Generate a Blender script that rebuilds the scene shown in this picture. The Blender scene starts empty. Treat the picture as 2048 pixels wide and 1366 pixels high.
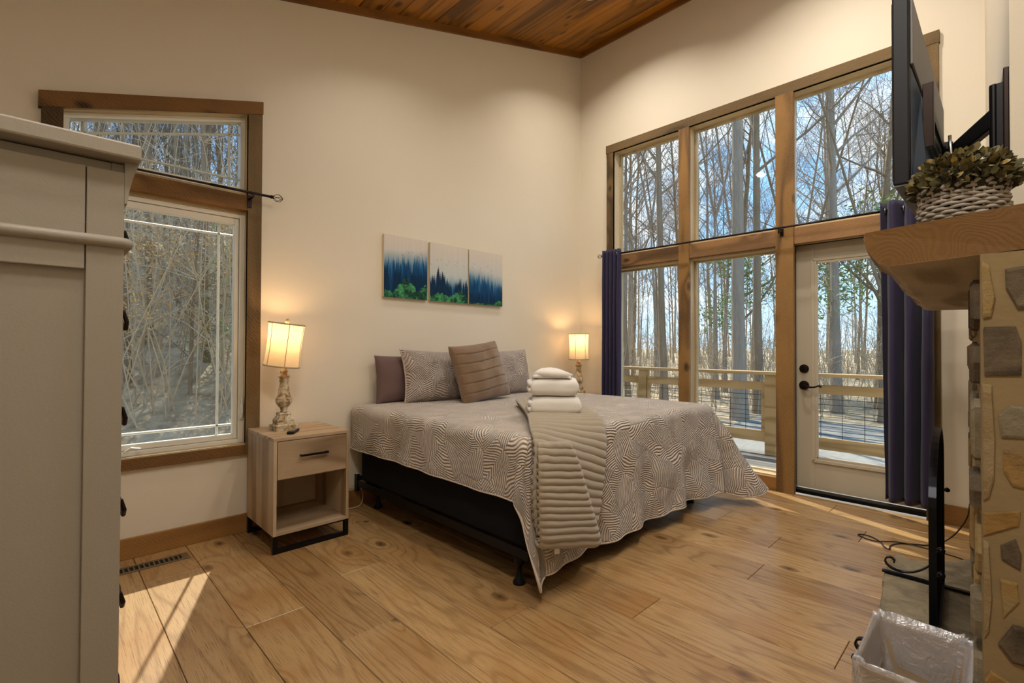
import bpy, math, random
import numpy as np
from mathutils import Vector, Matrix, noise
random.seed(7)
scn = bpy.context.scene
COL = scn.collection
R = math.radians
sin, cos, pi = math.sin, math.cos, math.pi

# ------------------------------------------------------------------ camera
yaw, pitch, roll = R(45.789), R(0.6686), R(0.216)
fw = Vector((cos(pitch)*cos(yaw), cos(pitch)*sin(yaw), sin(pitch)))
rt = Vector((sin(yaw), -cos(yaw), 0)); up = rt.cross(fw)
rt2 = cos(roll)*rt+sin(roll)*up; up2 = -sin(roll)*rt+cos(roll)*up
cam_d = bpy.data.cameras.new('camera'); cam = bpy.data.objects.new('camera', cam_d); COL.objects.link(cam)
cam_d.sensor_width = 36; cam_d.lens = 36*968.55/2048; cam_d.clip_start = .02; cam_d.clip_end = 500
m = Matrix((rt2, up2, -fw)).transposed().to_4x4(); m.translation = (0, 0, 1.16); cam.matrix_world = m
scn.camera = cam
# ------------------------------------------------------------------ colour management
vs = scn.view_settings
vs.view_transform = 'Standard'; vs.look = 'None'; vs.exposure = 0.24; vs.gamma = 1.0; vs.use_curve_mapping = False
# ------------------------------------------------------------------ world: blue sky with clouds
W = bpy.data.worlds.new('world'); scn.world = W; W.use_nodes = True
nt = W.node_tree; nt.nodes.clear()
def N(nt, t, **k):
    n = nt.nodes.new(t)
    for a, b in k.items():
        if a.startswith('i_'): n.inputs[a[2:].replace('_', ' ')].default_value = b
        else: setattr(n, a, b)
    return n
def ramp(nt, stops, interp='LINEAR'):
    r = nt.nodes.new('ShaderNodeValToRGB'); r.color_ramp.interpolation = interp
    e = r.color_ramp.elements
    while len(e) < len(stops): e.new(.5)
    for i, (p, c) in enumerate(stops): e[i].position = p; e[i].color = (*c, 1) if len(c) == 3 else c
    return r
tc = N(nt, 'ShaderNodeTexCoord'); sx = N(nt, 'ShaderNodeSeparateXYZ'); nt.links.new(tc.outputs['Generated'], sx.inputs[0])
grad = ramp(nt, [(0, (.50, .68, .86)), (.2, (.27, .52, .84)), (.6, (.12, .34, .74)), (1, (.08, .25, .62))])
nt.links.new(sx.outputs['Z'], grad.inputs[0])
mp = N(nt, 'ShaderNodeMapping'); mp.inputs['Scale'].default_value = (1, 1, 2.2); nt.links.new(tc.outputs['Generated'], mp.inputs[0])
nz = N(nt, 'ShaderNodeTexNoise'); nz.inputs['Scale'].default_value = 4.2; nz.inputs['Detail'].default_value = 8; nz.inputs['Roughness'].default_value = .58
nt.links.new(mp.outputs[0], nz.inputs['Vector'])
cr = ramp(nt, [(.47, (0, 0, 0)), (.66, (1, 1, 1))]); nt.links.new(nz.outputs[0], cr.inputs[0])
mx = N(nt, 'ShaderNodeMixRGB'); mx.inputs[2].default_value = (.72, .78, .84, 1)
nt.links.new(cr.outputs[0], mx.inputs[0]); nt.links.new(grad.outputs[0], mx.inputs[1])
bg = N(nt, 'ShaderNodeBackground'); bg.inputs['Strength'].default_value = 1.85
nt.links.new(mx.outputs[0], bg.inputs[0]); ow = N(nt, 'ShaderNodeOutputWorld'); nt.links.new(bg.outputs[0], ow.inputs[0])
# ------------------------------------------------------------------ sun
sd = bpy.data.lights.new('sun', 'SUN'); sd.energy = 7.6; sd.angle = R(.6); sd.color = (1, .96, .9)
sun = bpy.data.objects.new('sun', sd); COL.objects.link(sun)
sdir = Vector((-.377*cos(R(48)), -.926*cos(R(48)), -sin(R(48))))
sun.rotation_euler = sdir.to_track_quat('-Z', 'Y').to_euler()
# ------------------------------------------------------------------ recessed ceiling lamps (energy used by their builder below)
CAN_W = 6; CAN_COL = (1, .92, .82)
FILL_W = 21; FILL_COL = (1, .93, .85)  # added ceiling lamps, unseen, only there as fill
LAMP_W = 3.6; LAMP_COL = (1, .62, .29)

# ================================================================== helpers
def hexc(h):
    v = [int(h[i:i+2], 16)/255 for i in (0, 2, 4)]
    return tuple((c/12.92 if c <= .04045 else ((c+.055)/1.055)**2.4) for c in v)
class MB:
    def __init__(s): s.v = []; s.f = []; s.uv = None; s.m = []
    def add(s, v, f, mi=0):
        b = len(s.v); s.v += [tuple(p) for p in v]; s.f += [tuple(i+b for i in q) for q in f]; s.m += [mi]*len(f); return s
    def box(s, x0, y0, z0, x1, y1, z1, mi=0):
        v = [(x0,y0,z0),(x1,y0,z0),(x1,y1,z0),(x0,y1,z0),(x0,y0,z1),(x1,y0,z1),(x1,y1,z1),(x0,y1,z1)]
        return s.add(v, [(0,3,2,1),(4,5,6,7),(0,1,5,4),(1,2,6,5),(2,3,7,6),(3,0,4,7)], mi)
    def hexa(s, b, t, mi=0):      # two quads, 4 points each
        return s.add(list(b)+list(t), [(0,3,2,1),(4,5,6,7),(0,1,5,4),(1,2,6,5),(2,3,7,6),(3,0,4,7)], mi)
    def prism(s, poly, axis, a, b, mi=0):
        n = len(poly)
        def P(p, t):
            if axis == 'x': return (t, p[0], p[1])
            if axis == 'y': return (p[0], t, p[1])
            return (p[0], p[1], t)
        v = [P(p, a) for p in poly]+[P(p, b) for p in poly]
        f = [tuple(range(n))[::-1], tuple(range(n, 2*n))]+[(i, (i+1) % n, n+(i+1) % n, n+i) for i in range(n)]
        return s.add(v, f, mi)
    def tube(s, path, rad, sides=8, cap=True, closed=False):
        P = [Vector(p) for p in path]; n = len(P)
        if not hasattr(rad, '__len__'): rad = [rad]*n
        vs_ = []; ref = None
        for i in range(n):
            if closed: t = P[(i+1) % n]-P[i-1]
            else: t = P[min(i+1, n-1)]-P[max(i-1, 0)]
            if t.length < 1e-9: t = Vector((0, 0, 1))
            t.normalize()
            if ref is None:
                ref = Vector((0, 0, 1)) if abs(t.z) < .9 else Vector((1, 0, 0))
            a = (ref-t*ref.dot(t))
            if a.length < 1e-6: a = t.orthogonal()
            a.normalize(); b = t.cross(a); ref = a
            for k in range(sides):
                an = 2*pi*k/sides; vs_.append(P[i]+(a*cos(an)+b*sin(an))*rad[i])
        f = []
        for i in range(n if closed else n-1):
            j = (i+1) % n
            for k in range(sides):
                f.append((i*sides+k, i*sides+(k+1) % sides, j*sides+(k+1) % sides, j*sides+k))
        if cap and not closed:
            f.append(tuple(range(sides))[::-1]); f.append(tuple((n-1)*sides+k for k in range(sides)))
        return s.add(vs_, f)
    def lathe(s, prof, c=(0, 0, 0), sides=24, sq=False, scale=(1, 1)):
        vs_ = []; n = len(prof)
        for r, z in prof:
            for k in range(sides):
                an = 2*pi*(k+.5)/sides; vs_.append((c[0]+r*cos(an)*scale[0], c[1]+r*sin(an)*scale[1], c[2]+z))
        f = []
        for i in range(n-1):
            for k in range(sides):
                f.append((i*sides+k, i*sides+(k+1) % sides, (i+1)*sides+(k+1) % sides, (i+1)*sides+k))
        f.append(tuple(range(sides))[::-1]); f.append(tuple((n-1)*sides+k for k in range(sides)))
        return s.add(vs_, f)
    def grid(s, nu, nv, fn, uvfn=None):
        b = len(s.v)
        for j in range(nv+1):
            for i in range(nu+1): s.v.append(tuple(fn(i/nu, j/nv)))
        for j in range(nv):
            for i in range(nu):
                a = b+j*(nu+1)+i; s.f.append((a, a+1, a+nu+2, a+nu+1)); s.m.append(0)
        if uvfn:
            s.uv = s.uv or {}
            for j in range(nv+1):
                for i in range(nu+1): s.uv[b+j*(nu+1)+i] = uvfn(i/nu, j/nv)
        return s
    def mesh(s, name, mats, smooth=False):
        me = bpy.data.meshes.new(name); me.from_pydata(s.v, [], s.f)
        if not isinstance(mats, (list, tuple)): mats = [mats]
        for a in mats: me.materials.append(a)
        if any(s.m): me.polygons.foreach_set('material_index', s.m)
        if smooth: me.polygons.foreach_set('use_smooth', [True]*len(me.polygons))
        if s.uv:
            l = me.uv_layers.new(name='UVMap'); idx = np.zeros(len(me.loops), dtype=np.int32); me.loops.foreach_get('vertex_index', idx)
            arr = np.zeros((len(s.v), 2)); 
            for k, u in s.uv.items(): arr[k] = u
            l.data.foreach_set('uv', arr[idx].ravel())
        me.update(); return me
def obj(name, data, parent=None, loc=None, bevel=0, seg=2, solid=0, sub=0):
    o = bpy.data.objects.new(name, data); COL.objects.link(o)
    if parent is not None: o.parent = parent
    if loc is not None: o.location = loc
    if solid: mo = o.modifiers.new('solid', 'SOLIDIFY'); mo.thickness = solid; mo.offset = 0
    if sub: mo = o.modifiers.new('sub', 'SUBSURF'); mo.levels = sub; mo.render_levels = sub
    if bevel: mo = o.modifiers.new('bevel', 'BEVEL'); mo.width = bevel; mo.segments = seg; mo.limit_method = 'ANGLE'; mo.harden_normals = False
    return o
# parts are written in world coordinates and shifted to their thing's base, or (local=True) directly in the thing's frame
def part(name, mb, mat, parent, smooth=False, bevel=0, solid=0, sub=0, local=False, label=None, kind=None, seg=2):
    me = mb.mesh(name, mat, smooth)
    loc = None
    if parent is not None and not local:
        q = parent; off = Vector((0, 0, 0))
        while q is not None: off += Vector(q.location); q = q.parent
        loc = -off
    o = obj(name, me, parent, loc, bevel, seg, solid, sub)
    if label: o['label'] = label
    if kind: o['kind'] = kind
    return o
def thing(name, label, cat, loc=(0, 0, 0), rz=0, group=None):
    o = bpy.data.objects.new(name, None); COL.objects.link(o); o.empty_display_size = .1
    o.location = loc; o.rotation_euler = (0, 0, rz); o['label'] = label; o['category'] = cat
    if group: o['group'] = group
    return o
def tag(o, label, cat, group=None, kind=None):
    o['label'] = label; o['category'] = cat
    if group: o['group'] = group
    if kind: o['kind'] = kind
    return o
def struct(o, label=None):
    o['kind'] = 'structure'
    if label: o['label'] = label
    return o
def setting(name, label=None):
    o = bpy.data.objects.new(name, None); COL.objects.link(o); o['kind'] = 'structure'
    if label: o['label'] = label
    return o
def copy_tree(o, parent=None):
    c = o.copy(); COL.objects.link(c); c.parent = parent
    for ch in list(o.children): copy_tree(ch, c)
    return c

# ================================================================== materials
def base_mat(name, rough=.6, spec=.5):
    ma = bpy.data.materials.new(name); ma.use_nodes = True; t = ma.node_tree; b = t.nodes['Principled BSDF']
    b.inputs['Roughness'].default_value = rough; b.inputs['Specular IOR Level'].default_value = spec
    return ma, t, b
def L(t, a, b): t.links.new(a, b)
def math_(t, op, a, b=None, c=None):
    n = t.nodes.new('ShaderNodeMath'); n.operation = op
    for i, v in enumerate((a, b, c)):
        if v is None: continue
        if isinstance(v, (int, float)): n.inputs[i].default_value = v
        else: t.links.new(v, n.inputs[i])
    return n.outputs[0]
def vmath(t, op, a, b):
    n = t.nodes.new('ShaderNodeVectorMath'); n.operation = op
    for i, v in enumerate((a, b)):
        if isinstance(v, (tuple, list)): n.inputs[i].default_value = v
        elif isinstance(v, (int, float)): n.inputs['Scale'].default_value = v
        else: t.links.new(v, n.inputs[i])
    return n.outputs[0]
def noise_(t, vec, scale, detail=3, rough=.5, dist=0):
    n = t.nodes.new('ShaderNodeTexNoise'); n.inputs['Scale'].default_value = scale; n.inputs['Detail'].default_value = detail
    n.inputs['Roughness'].default_value = rough; n.inputs['Distortion'].default_value = dist
    if vec is not None: t.links.new(vec, n.inputs['Vector'])
    return n.outputs[0]
def mixc(t, fac, a, b, mode='MIX'):
    n = t.nodes.new('ShaderNodeMixRGB'); n.blend_type = mode
    for i, v in enumerate((fac, a, b)):
        if isinstance(v, (int, float)): n.inputs[i].default_value = v
        elif isinstance(v, (tuple, list)): n.inputs[i].default_value = (*v[:3], 1)
        else: t.links.new(v, n.inputs[i])
    return n.outputs[0]
def bump_(t, b, h, strength=.3, dist=.01):
    n = t.nodes.new('ShaderNodeBump'); n.inputs['Strength'].default_value = strength; n.inputs['Distance'].default_value = dist
    t.links.new(h, n.inputs['Height']); t.links.new(n.outputs[0], b.inputs['Normal']); return n
def objvec(t, rnd=True, k=(37, 17, 91)):
    tc = t.nodes.new('ShaderNodeTexCoord'); v = tc.outputs['Object']
    if rnd:
        oi = t.nodes.new('ShaderNodeObjectInfo')
        cx = t.nodes.new('ShaderNodeCombineXYZ')
        for i in range(3): L(t, math_(t, 'MULTIPLY', oi.outputs['Random'], k[i]), cx.inputs[i])
        v = vmath(t, 'ADD', v, cx.outputs[0])
        return v, oi.outputs['Random']
    return v, None
def plain(name, col, rough=.6, spec=.5, metal=0, nscale=0, namp=.08, bump=0, bscale=200):
    ma, t, b = base_mat(name, rough, spec); b.inputs['Metallic'].default_value = metal
    v, _ = objvec(t)
    if nscale:
        f = noise_(t, v, nscale, 4)
        L(t, mixc(t, f, [c*(1-namp) for c in col], [min(1, c*(1+namp)) for c in col]), b.inputs['Base Color'])
    else: b.inputs['Base Color'].default_value = (*col, 1)
    if bump: bump_(t, b, noise_(t, v, bscale, 3), bump, .002)
    return ma
def wood(name, ca, cb, axis='y', grain=14, rough=.55, spec=.4, knots=0, tint=.25, saw=0, bump=.25, stretch=9, lines=5, blotch=.35, knotcol=None, rings=.55, nsc=.38, kz=None, rpow=3, dash=0):
    ma, t, b = base_mat(name, rough, spec); v, rnd = objvec(t)
    sc = {'x': (1, stretch, stretch), 'y': (stretch, 1, stretch), 'z': (stretch, stretch, 1)}[axis]
    vs_ = vmath(t, 'MULTIPLY', v, sc)
    n1 = noise_(t, vs_, nsc, 2, .5, .3)
    rings_in = math_(t, 'MULTIPLY', n1, lines*6.28)
    if knots:
        ksc = {'x': (1, 1.8, 1.8), 'y': (1.8, 1, 1.8), 'z': (1.8, 1.8, 1)}[axis]
        kz = 2 if kz is None else kz
        vo = t.nodes.new('ShaderNodeTexVoronoi'); vo.voronoi_dimensions = '2D'; vo.inputs['Scale'].default_value = knots
        sp_ = t.nodes.new('ShaderNodeSeparateXYZ'); cb_ = t.nodes.new('ShaderNodeCombineXYZ'); L(t, vmath(t, 'MULTIPLY', v, ksc), sp_.inputs[0])
        for i_, k_ in enumerate([q for q in (0, 1, 2) if q != kz]): L(t, sp_.outputs[k_], cb_.inputs[i_])
        L(t, cb_.outputs[0], vo.inputs['Vector'])
        kd = vo.outputs['Distance']
        near = math_(t, 'POWER', math_(t, 'MAXIMUM', math_(t, 'SUBTRACT', 1, math_(t, 'MULTIPLY', kd, 3.2)), 0), 2)
        rings_in = math_(t, 'ADD', rings_in, math_(t, 'MULTIPLY', near, 16 if kz is None or dash else 6))
    s = math_(t, 'MULTIPLY_ADD', math_(t, 'SINE', rings_in), .5, .5)
    s = math_(t, 'POWER', s, rpow)
    fine = noise_(t, vmath(t, 'MULTIPLY', v, tuple(q if q == 1 else q*3 for q in sc)), grain, 3, .65)
    bl = noise_(t, v, 2.3, 3)
    fac = math_(t, 'ADD', math_(t, 'MULTIPLY', s, rings), math_(t, 'MULTIPLY', fine, .55))
    fac = math_(t, 'ADD', fac, math_(t, 'MULTIPLY', math_(t, 'SUBTRACT', bl, .5), blotch*2))
    fac = math_(t, 'ADD', fac, math_(t, 'MULTIPLY', math_(t, 'SUBTRACT', rnd, .5), tint*2))
    col = mixc(t, math_(t, 'MINIMUM', math_(t, 'MAXIMUM', fac, 0), 1), ca, cb)
    if knots:
        km = math_(t, 'POWER', math_(t, 'MAXIMUM', math_(t, 'SUBTRACT', 1, math_(t, 'MULTIPLY', kd, 15)), 0), .6)
        col = mixc(t, math_(t, 'MULTIPLY', km, .9), col, knotcol or [c*.12 for c in cb])
    if dash:
        dn = noise_(t, vmath(t, 'MULTIPLY', v, tuple(q*2.2 if q == 1 else q*22 for q in sc)), 3, 2, .6)
        dm = math_(t, 'MAXIMUM', math_(t, 'SUBTRACT', dn, .56), 0)
        col = mixc(t, math_(t, 'MINIMUM', math_(t, 'MULTIPLY', dm, dash*8), .75), col, [c*.55 for c in cb])
        col = mixc(t, math_(t, 'MULTIPLY', math_(t, 'MAXIMUM', math_(t, 'SUBTRACT', bl, .48), 0), 2.2), col, hexc('9a6a32'))
    h = math_(t, 'SUBTRACT', 1, fac)
    if saw:
        wv = t.nodes.new('ShaderNodeTexWave'); wv.inputs['Scale'].default_value = 30; wv.inputs['Distortion'].default_value = 6.0; wv.inputs['Detail'].default_value = 2; wv.inputs['Detail Scale'].default_value = 1.2
        wv.bands_direction = 'DIAGONAL'; L(t, v, wv.inputs['Vector'])
        col = mixc(t, math_(t, 'MULTIPLY', wv.outputs['Fac'], saw), col, [min(1, c*1.9+.02) for c in ca])
        h = math_(t, 'ADD', h, math_(t, 'MULTIPLY', wv.outputs['Fac'], .8))
    L(t, col, b.inputs['Base Color']); bump_(t, b, h, bump, .003)
    return ma
def fabric(name, col, rough=.9, scale=600, bump=.3, sheen=.2, namp=.12):
    ma, t, b = base_mat(name, rough, .2); v, _ = objvec(t, False)
    f = noise_(t, v, 6, 4); L(t, mixc(t, f, [c*(1-namp) for c in col], [min(1, c*(1+namp)) for c in col]), b.inputs['Base Color'])
    b.inputs['Sheen Weight'].default_value = sheen; bump_(t, b, noise_(t, v, scale, 2), bump, .003)
    return ma
M = {}
# painted wall
ma, t, b = base_mat('wall_paint', .75, .25); v, _ = objvec(t, False)
L(t, mixc(t, noise_(t, v, 1.6, 4), hexc('d9cfba'), hexc('dfd6c4')), b.inputs['Base Color']); bump_(t, b, noise_(t, v, 90, 3), .12, .003); M['wall'] = ma
M['trimwood_z'] = wood('rough_trim_vertical', hexc('79623f'), hexc('3a2c16'), 'z', saw=.11, kz=0, knots=1.6, lines=3, stretch=7, rough=.8)
M['trimwood_y'] = wood('rough_trim_along_wall_b', hexc('79623f'), hexc('3a2c16'), 'y', saw=.11, kz=0, knots=1.6, lines=3, stretch=7, rough=.8)
M['trimwood_x'] = wood('rough_trim_along_wall_a', hexc('866032'), hexc('3e280e'), 'x', saw=.11, kz=1, knots=1.6, lines=3, stretch=7, rough=.8)
M['post_z'] = wood('stained_post', hexc('96703c'), hexc('4c3416'), 'z', saw=.1, kz=0, knots=1.3, lines=4, stretch=8, rough=.7)
M['beam_y'] = wood('stained_beam', hexc('967046'), hexc('4e361c'), 'y', saw=.08, kz=0, knots=1.5, lines=4, stretch=8, rough=.7)
M['raw_z'] = wood('raw_jamb', hexc('cdbb98'), hexc('a08862'), 'z', saw=.1, lines=3, rough=.8)
M['raw_y'] = wood('raw_head', hexc('c8b48e'), hexc('947a52'), 'y', saw=.1, lines=3, rough=.8)
M['raw_x'] = wood('raw_sill', hexc('cdbb98'), hexc('a08862'), 'x', saw=.1, lines=3, rough=.8)
M['base_x'] = wood('stained_baseboard_x', hexc('9c7038'), hexc('5c3e1c'), 'x', lines=4, rough=.55, saw=.04)
M['base_y'] = wood('stained_baseboard_y', hexc('9c7038'), hexc('5c3e1c'), 'y', lines=4, rough=.55, saw=.04)
M['ceil'] = wood('pine_ceiling_stain', hexc('b0741f'), hexc('5e390a'), 'y', knots=1.7, lines=5, tint=.32, rough=.38, spec=.5, stretch=10, bump=.12, blotch=.2)
M['floor'] = wood('oak_floor', hexc('b99665'), hexc('7a5833'), 'y', knots=1.25, lines=17, tint=.22, rough=.27, spec=.6, stretch=9, bump=.08, blotch=.14, knotcol=hexc('241408'), rings=.34, grain=34, nsc=.42, rpow=5, dash=1)
M['oak_x'] = wood('washed_oak_x', hexc('bda483'), hexc('70573b'), 'x', lines=5, rough=.55, tint=.05, stretch=10, bump=.15)
M['oak_z'] = wood('washed_oak_z', hexc('c8b391'), hexc('84694a'), 'z', lines=3, rough=.55, tint=.05, stretch=14, bump=.15)
M['mantel'] = wood('mantel_stained', hexc('704c20'), hexc('38230b'), 'y', lines=4, rough=.6, stretch=3, bump=.4, tint=0)
M['mantel_raw'] = wood('mantel_raw', hexc('c0b093'), hexc('82704f'), 'x', lines=7, rough=.8, stretch=6, bump=.5, tint=0)
M['deckwood'] = wood('weathered_rail', hexc('c9ab7e'), hexc('94764a'), 'y', lines=4, rough=.8, stretch=8)
M['deckfloor'] = wood('weathered_decking', hexc('8d8577'), hexc('615b50'), 'y', lines=4, rough=.85, stretch=10)
M['white_vinyl'] = plain('white_vinyl', hexc('dcd9cc'), .4, nscale=3, namp=.02)
M['door_paint'] = plain('door_cream_paint', hexc('bdb29b'), .45, nscale=2, namp=.03)
M['chest'] = plain('shaded_white_chest_paint', hexc('8f8779'), .5, nscale=5, namp=.04, bump=.15, bscale=260)  # white paint, darkened so the colour carries the chest's shade
M['black'] = plain('black_metal', hexc('141416'), .38, metal=.6, nscale=8, namp=.2)
M['bronze'] = plain('dark_bronze', hexc('2c2320'), .35, metal=.8, nscale=20, namp=.3)
M['iron'] = plain('wrought_iron', hexc('15171c'), .32, metal=.7, nscale=30, namp=.2)
M['blackcloth'] = fabric('black_box_spring_cloth', hexc('121113'), .9, 500, .2, 0)
M['tv'] = plain('tv_plastic', hexc('07080f'), .5, .3, nscale=4, namp=.1)
M['tvback'] = plain('tv_back_plate', hexc('2c3a4c'), .45, nscale=4, namp=.1, bump=.1)
M['screen'] = plain('tv_screen', hexc('050507'), .08)
M['chrome'] = plain('chrome', hexc('cfd2d6'), .2, metal=1)
M['white'] = plain('white_plastic', hexc('e4e2da'), .4)
M['cable'] = plain('black_cable', hexc('101012'), .5)
M['curtain'] = fabric('navy_curtain', hexc('2f2a44'), .6, 900, .15, .12, .1)
M['towel'] = fabric('white_terry', hexc('f6f0e6'), 1, 700, .9, .5, .03)
M['brown'] = fabric('brown_fleece', hexc('7c6248'), 1, 350, 1.0, .5, .2)
M['plum'] = fabric('plum_pillow', hexc('6a5450'), .8, 700, .2)
M['throw'] = fabric('ribbed_throw_plush', hexc('a2937a'), 1, 500, .9, .6, .12)
M['mortar'] = plain('mortar', hexc('887554'), .95, .2, nscale=9, namp=.22, bump=.9, bscale=40)
def stone(name, a, bcol, c):
    ma, t, b = base_mat(name, .85, .3); v, r = objvec(t)
    n = noise_(t, v, 9, 6, .65, .5); rr = ramp(t, [(.3, a), (.5, bcol), (.72, c)]); L(t, n, rr.inputs[0])
    L(t, rr.outputs[0], b.inputs['Base Color']); bump_(t, b, noise_(t, v, 28, 8, .7), .9, .012); return ma
M['st_dark'] = stone('stone_dark', hexc('443a2c'), hexc('5f5240'), hexc('786a52'))
M['st_grey'] = stone('stone_grey', hexc('6a604c'), hexc('857a62'), hexc('9a8c70'))
M['st_tan'] = stone('stone_tan', hexc('8a7048'), hexc('94805c'), hexc('9d8c6c'))
M['st_ochre'] = stone('stone_ochre', hexc('8f6c34'), hexc('9a8050'), hexc('92835f'))
M['st_orange'] = stone('stone_orange', hexc('8a6a38'), hexc('9a7a46'), hexc('756144'))
M['hearth'] = stone('hearth_flagstone', hexc('6b604c'), hexc('8c7f66'), hexc('a59779'))
# leaf-quilted coverlet: patches of curved parallel stitching (relief, plus crease shade mixed into the colour)
def quilt(name, col, sc=5.2, fr=95, st=.8):
    ma, t, b = base_mat(name, .72, .3); b.inputs['Sheen Weight'].default_value = .35
    uv = t.nodes.new('ShaderNodeUVMap'); uv.uv_map = 'UVMap'; u = uv.outputs[0]
    wob = t.nodes.new('ShaderNodeTexNoise'); wob.inputs['Scale'].default_value = 3.5; L(t, u, wob.inputs['Vector'])
    u2 = vmath(t, 'ADD', u, vmath(t, 'SCALE', vmath(t, 'SUBTRACT', wob.outputs['Color'], (.5, .5, .5)), .22))
    vo = t.nodes.new('ShaderNodeTexVoronoi'); vo.voronoi_dimensions = '2D'; vo.inputs['Scale'].default_value = sc; L(t, u, vo.inputs['Vector'])
    sc_ = t.nodes.new('ShaderNodeSeparateColor'); L(t, vo.outputs['Color'], sc_.inputs[0])
    an = math_(t, 'MULTIPLY', sc_.outputs[0], 6.283)
    s = t.nodes.new('ShaderNodeSeparateXYZ'); L(t, u2, s.inputs[0])
    pr = math_(t, 'ADD', math_(t, 'MULTIPLY', s.outputs[0], math_(t, 'COSINE', an)), math_(t, 'MULTIPLY', s.outputs[1], math_(t, 'SINE', an)))
    # second family mirrored across each leaf's midrib
    rel = vmath(t, 'SUBTRACT', u, vo.outputs['Position']); rs = t.nodes.new('ShaderNodeSeparateXYZ'); L(t, rel, rs.inputs[0])
    side = math_(t, 'SUBTRACT', math_(t, 'MULTIPLY', rs.outputs[1], math_(t, 'COSINE', an)), math_(t, 'MULTIPLY', rs.outputs[0], math_(t, 'SINE', an)))
    pr2 = math_(t, 'ADD', pr, math_(t, 'MULTIPLY', math_(t, 'ABSOLUTE', side), 1.1))
    w = math_(t, 'ABSOLUTE', math_(t, 'SINE', math_(t, 'MULTIPLY', pr2, fr*1.6)))
    w = math_(t, 'POWER', w, .6)
    ve = t.nodes.new('ShaderNodeTexVoronoi'); ve.voronoi_dimensions = '2D'; ve.feature = 'DISTANCE_TO_EDGE'; ve.inputs['Scale'].default_value = sc; L(t, u, ve.inputs['Vector'])
    ed = math_(t, 'MINIMUM', math_(t, 'MULTIPLY', ve.outputs['Distance'], 30), 1)
    h = math_(t, 'MULTIPLY', w, math_(t, 'MULTIPLY_ADD', ed, .35, .65))
    L(t, mixc(t, math_(t, 'MULTIPLY', h, .9), [c*.8 for c in col], col), b.inputs['Base Color'])
    bump_(t, b, h, st, .016)
    return ma
M['quilt'] = quilt('taupe_leaf_quilt', hexc('d8c9b8'), st=1.0)
M['sham'] = quilt('taupe_leaf_sham', hexc('bcaa9c'), 5.5, 90, 1.0)
def glass(name='window_glass', tint=(1, 1, 1), haze=0, refl=1.0):
    ma = bpy.data.materials.new(name); ma.use_nodes = True; t = ma.node_tree; t.nodes.clear()
    o = N(t, 'ShaderNodeOutputMaterial'); tr = N(t, 'ShaderNodeBsdfTransparent'); tr.inputs[0].default_value = (*tint, 1)
    gl = N(t, 'ShaderNodeBsdfGlossy'); gl.inputs['Roughness'].default_value = .0
    fr = N(t, 'ShaderNodeFresnel'); fr.inputs[0].default_value = 1.45
    mx = N(t, 'ShaderNodeMixShader'); L(t, math_(t, 'MULTIPLY', fr.outputs[0], refl), mx.inputs[0]); L(t, tr.outputs[0], mx.inputs[1]); L(t, gl.outputs[0], mx.inputs[2])
    out = mx.outputs[0]
    if haze:
        d = N(t, 'ShaderNodeBsdfTranslucent'); d.inputs[0].default_value = (.8, .82, .78, 1); m2 = N(t, 'ShaderNodeMixShader'); m2.inputs[0].default_value = haze
        L(t, out, m2.inputs[1]); L(t, d.outputs[0], m2.inputs[2]); out = m2.outputs[0]
    L(t, out, o.inputs[0]); return ma
M['glass'] = glass(tint=(.97, .985, .98), refl=.3); M['screenmesh'] = glass('insect_screen', (.93, .94, .92), .03, 0)
def shade_mat():
    ma = bpy.data.materials.new('linen_shade'); ma.use_nodes = True; t = ma.node_tree; t.nodes.clear(); v, _ = objvec(t, False)
    o = N(t, 'ShaderNodeOutputMaterial'); d = N(t, 'ShaderNodeBsdfDiffuse'); tl = N(t, 'ShaderNodeBsdfTranslucent')
    n = noise_(t, vmath(t, 'MULTIPLY', v, (1, 1, 2.5)), 160, 3, .7)
    c = mixc(t, n, hexc('cbb893'), hexc('f4ead2')); L(t, c, d.inputs[0]); L(t, c, tl.inputs[0])
    mx = N(t, 'ShaderNodeMixShader'); mx.inputs[0].default_value = .38; L(t, d.outputs[0], mx.inputs[1]); L(t, tl.outputs[0], mx.inputs[2]); L(t, mx.outputs[0], o.inputs[0]); return ma
M['shade'] = shade_mat()
M['shadetrim'] = plain('shade_trim', hexc('a8997c'), .8)
ma, t, b = base_mat('distressed_white_wood', .7, .3); v, _ = objvec(t)
rr = ramp(t, [(.38, hexc('7c5c34')), (.5, hexc('b9a27a')), (.6, hexc('cfc7b2'))]); L(t, noise_(t, v, 26, 6, .7, .6), rr.inputs[0]); L(t, rr.outputs[0], b.inputs['Base Color'])
bump_(t, b, noise_(t, v, 60, 5), .5, .004); M['lampbase'] = ma
def emit(name, col, st):
    ma = bpy.data.materials.new(name); ma.use_nodes = True; t = ma.node_tree; t.nodes.clear()
    o = N(t, 'ShaderNodeOutputMaterial'); e = N(t, 'ShaderNodeEmission'); e.inputs[0].default_value = (*col, 1); e.inputs[1].default_value = st; L(t, e.outputs[0], o.inputs[0]); return ma
M['bulb'] = emit('warm_bulb', (1, .80, .52), 3); M['candisc'] = emit('recessed_lamp_disc', (1, .9, .75), 3)
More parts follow.
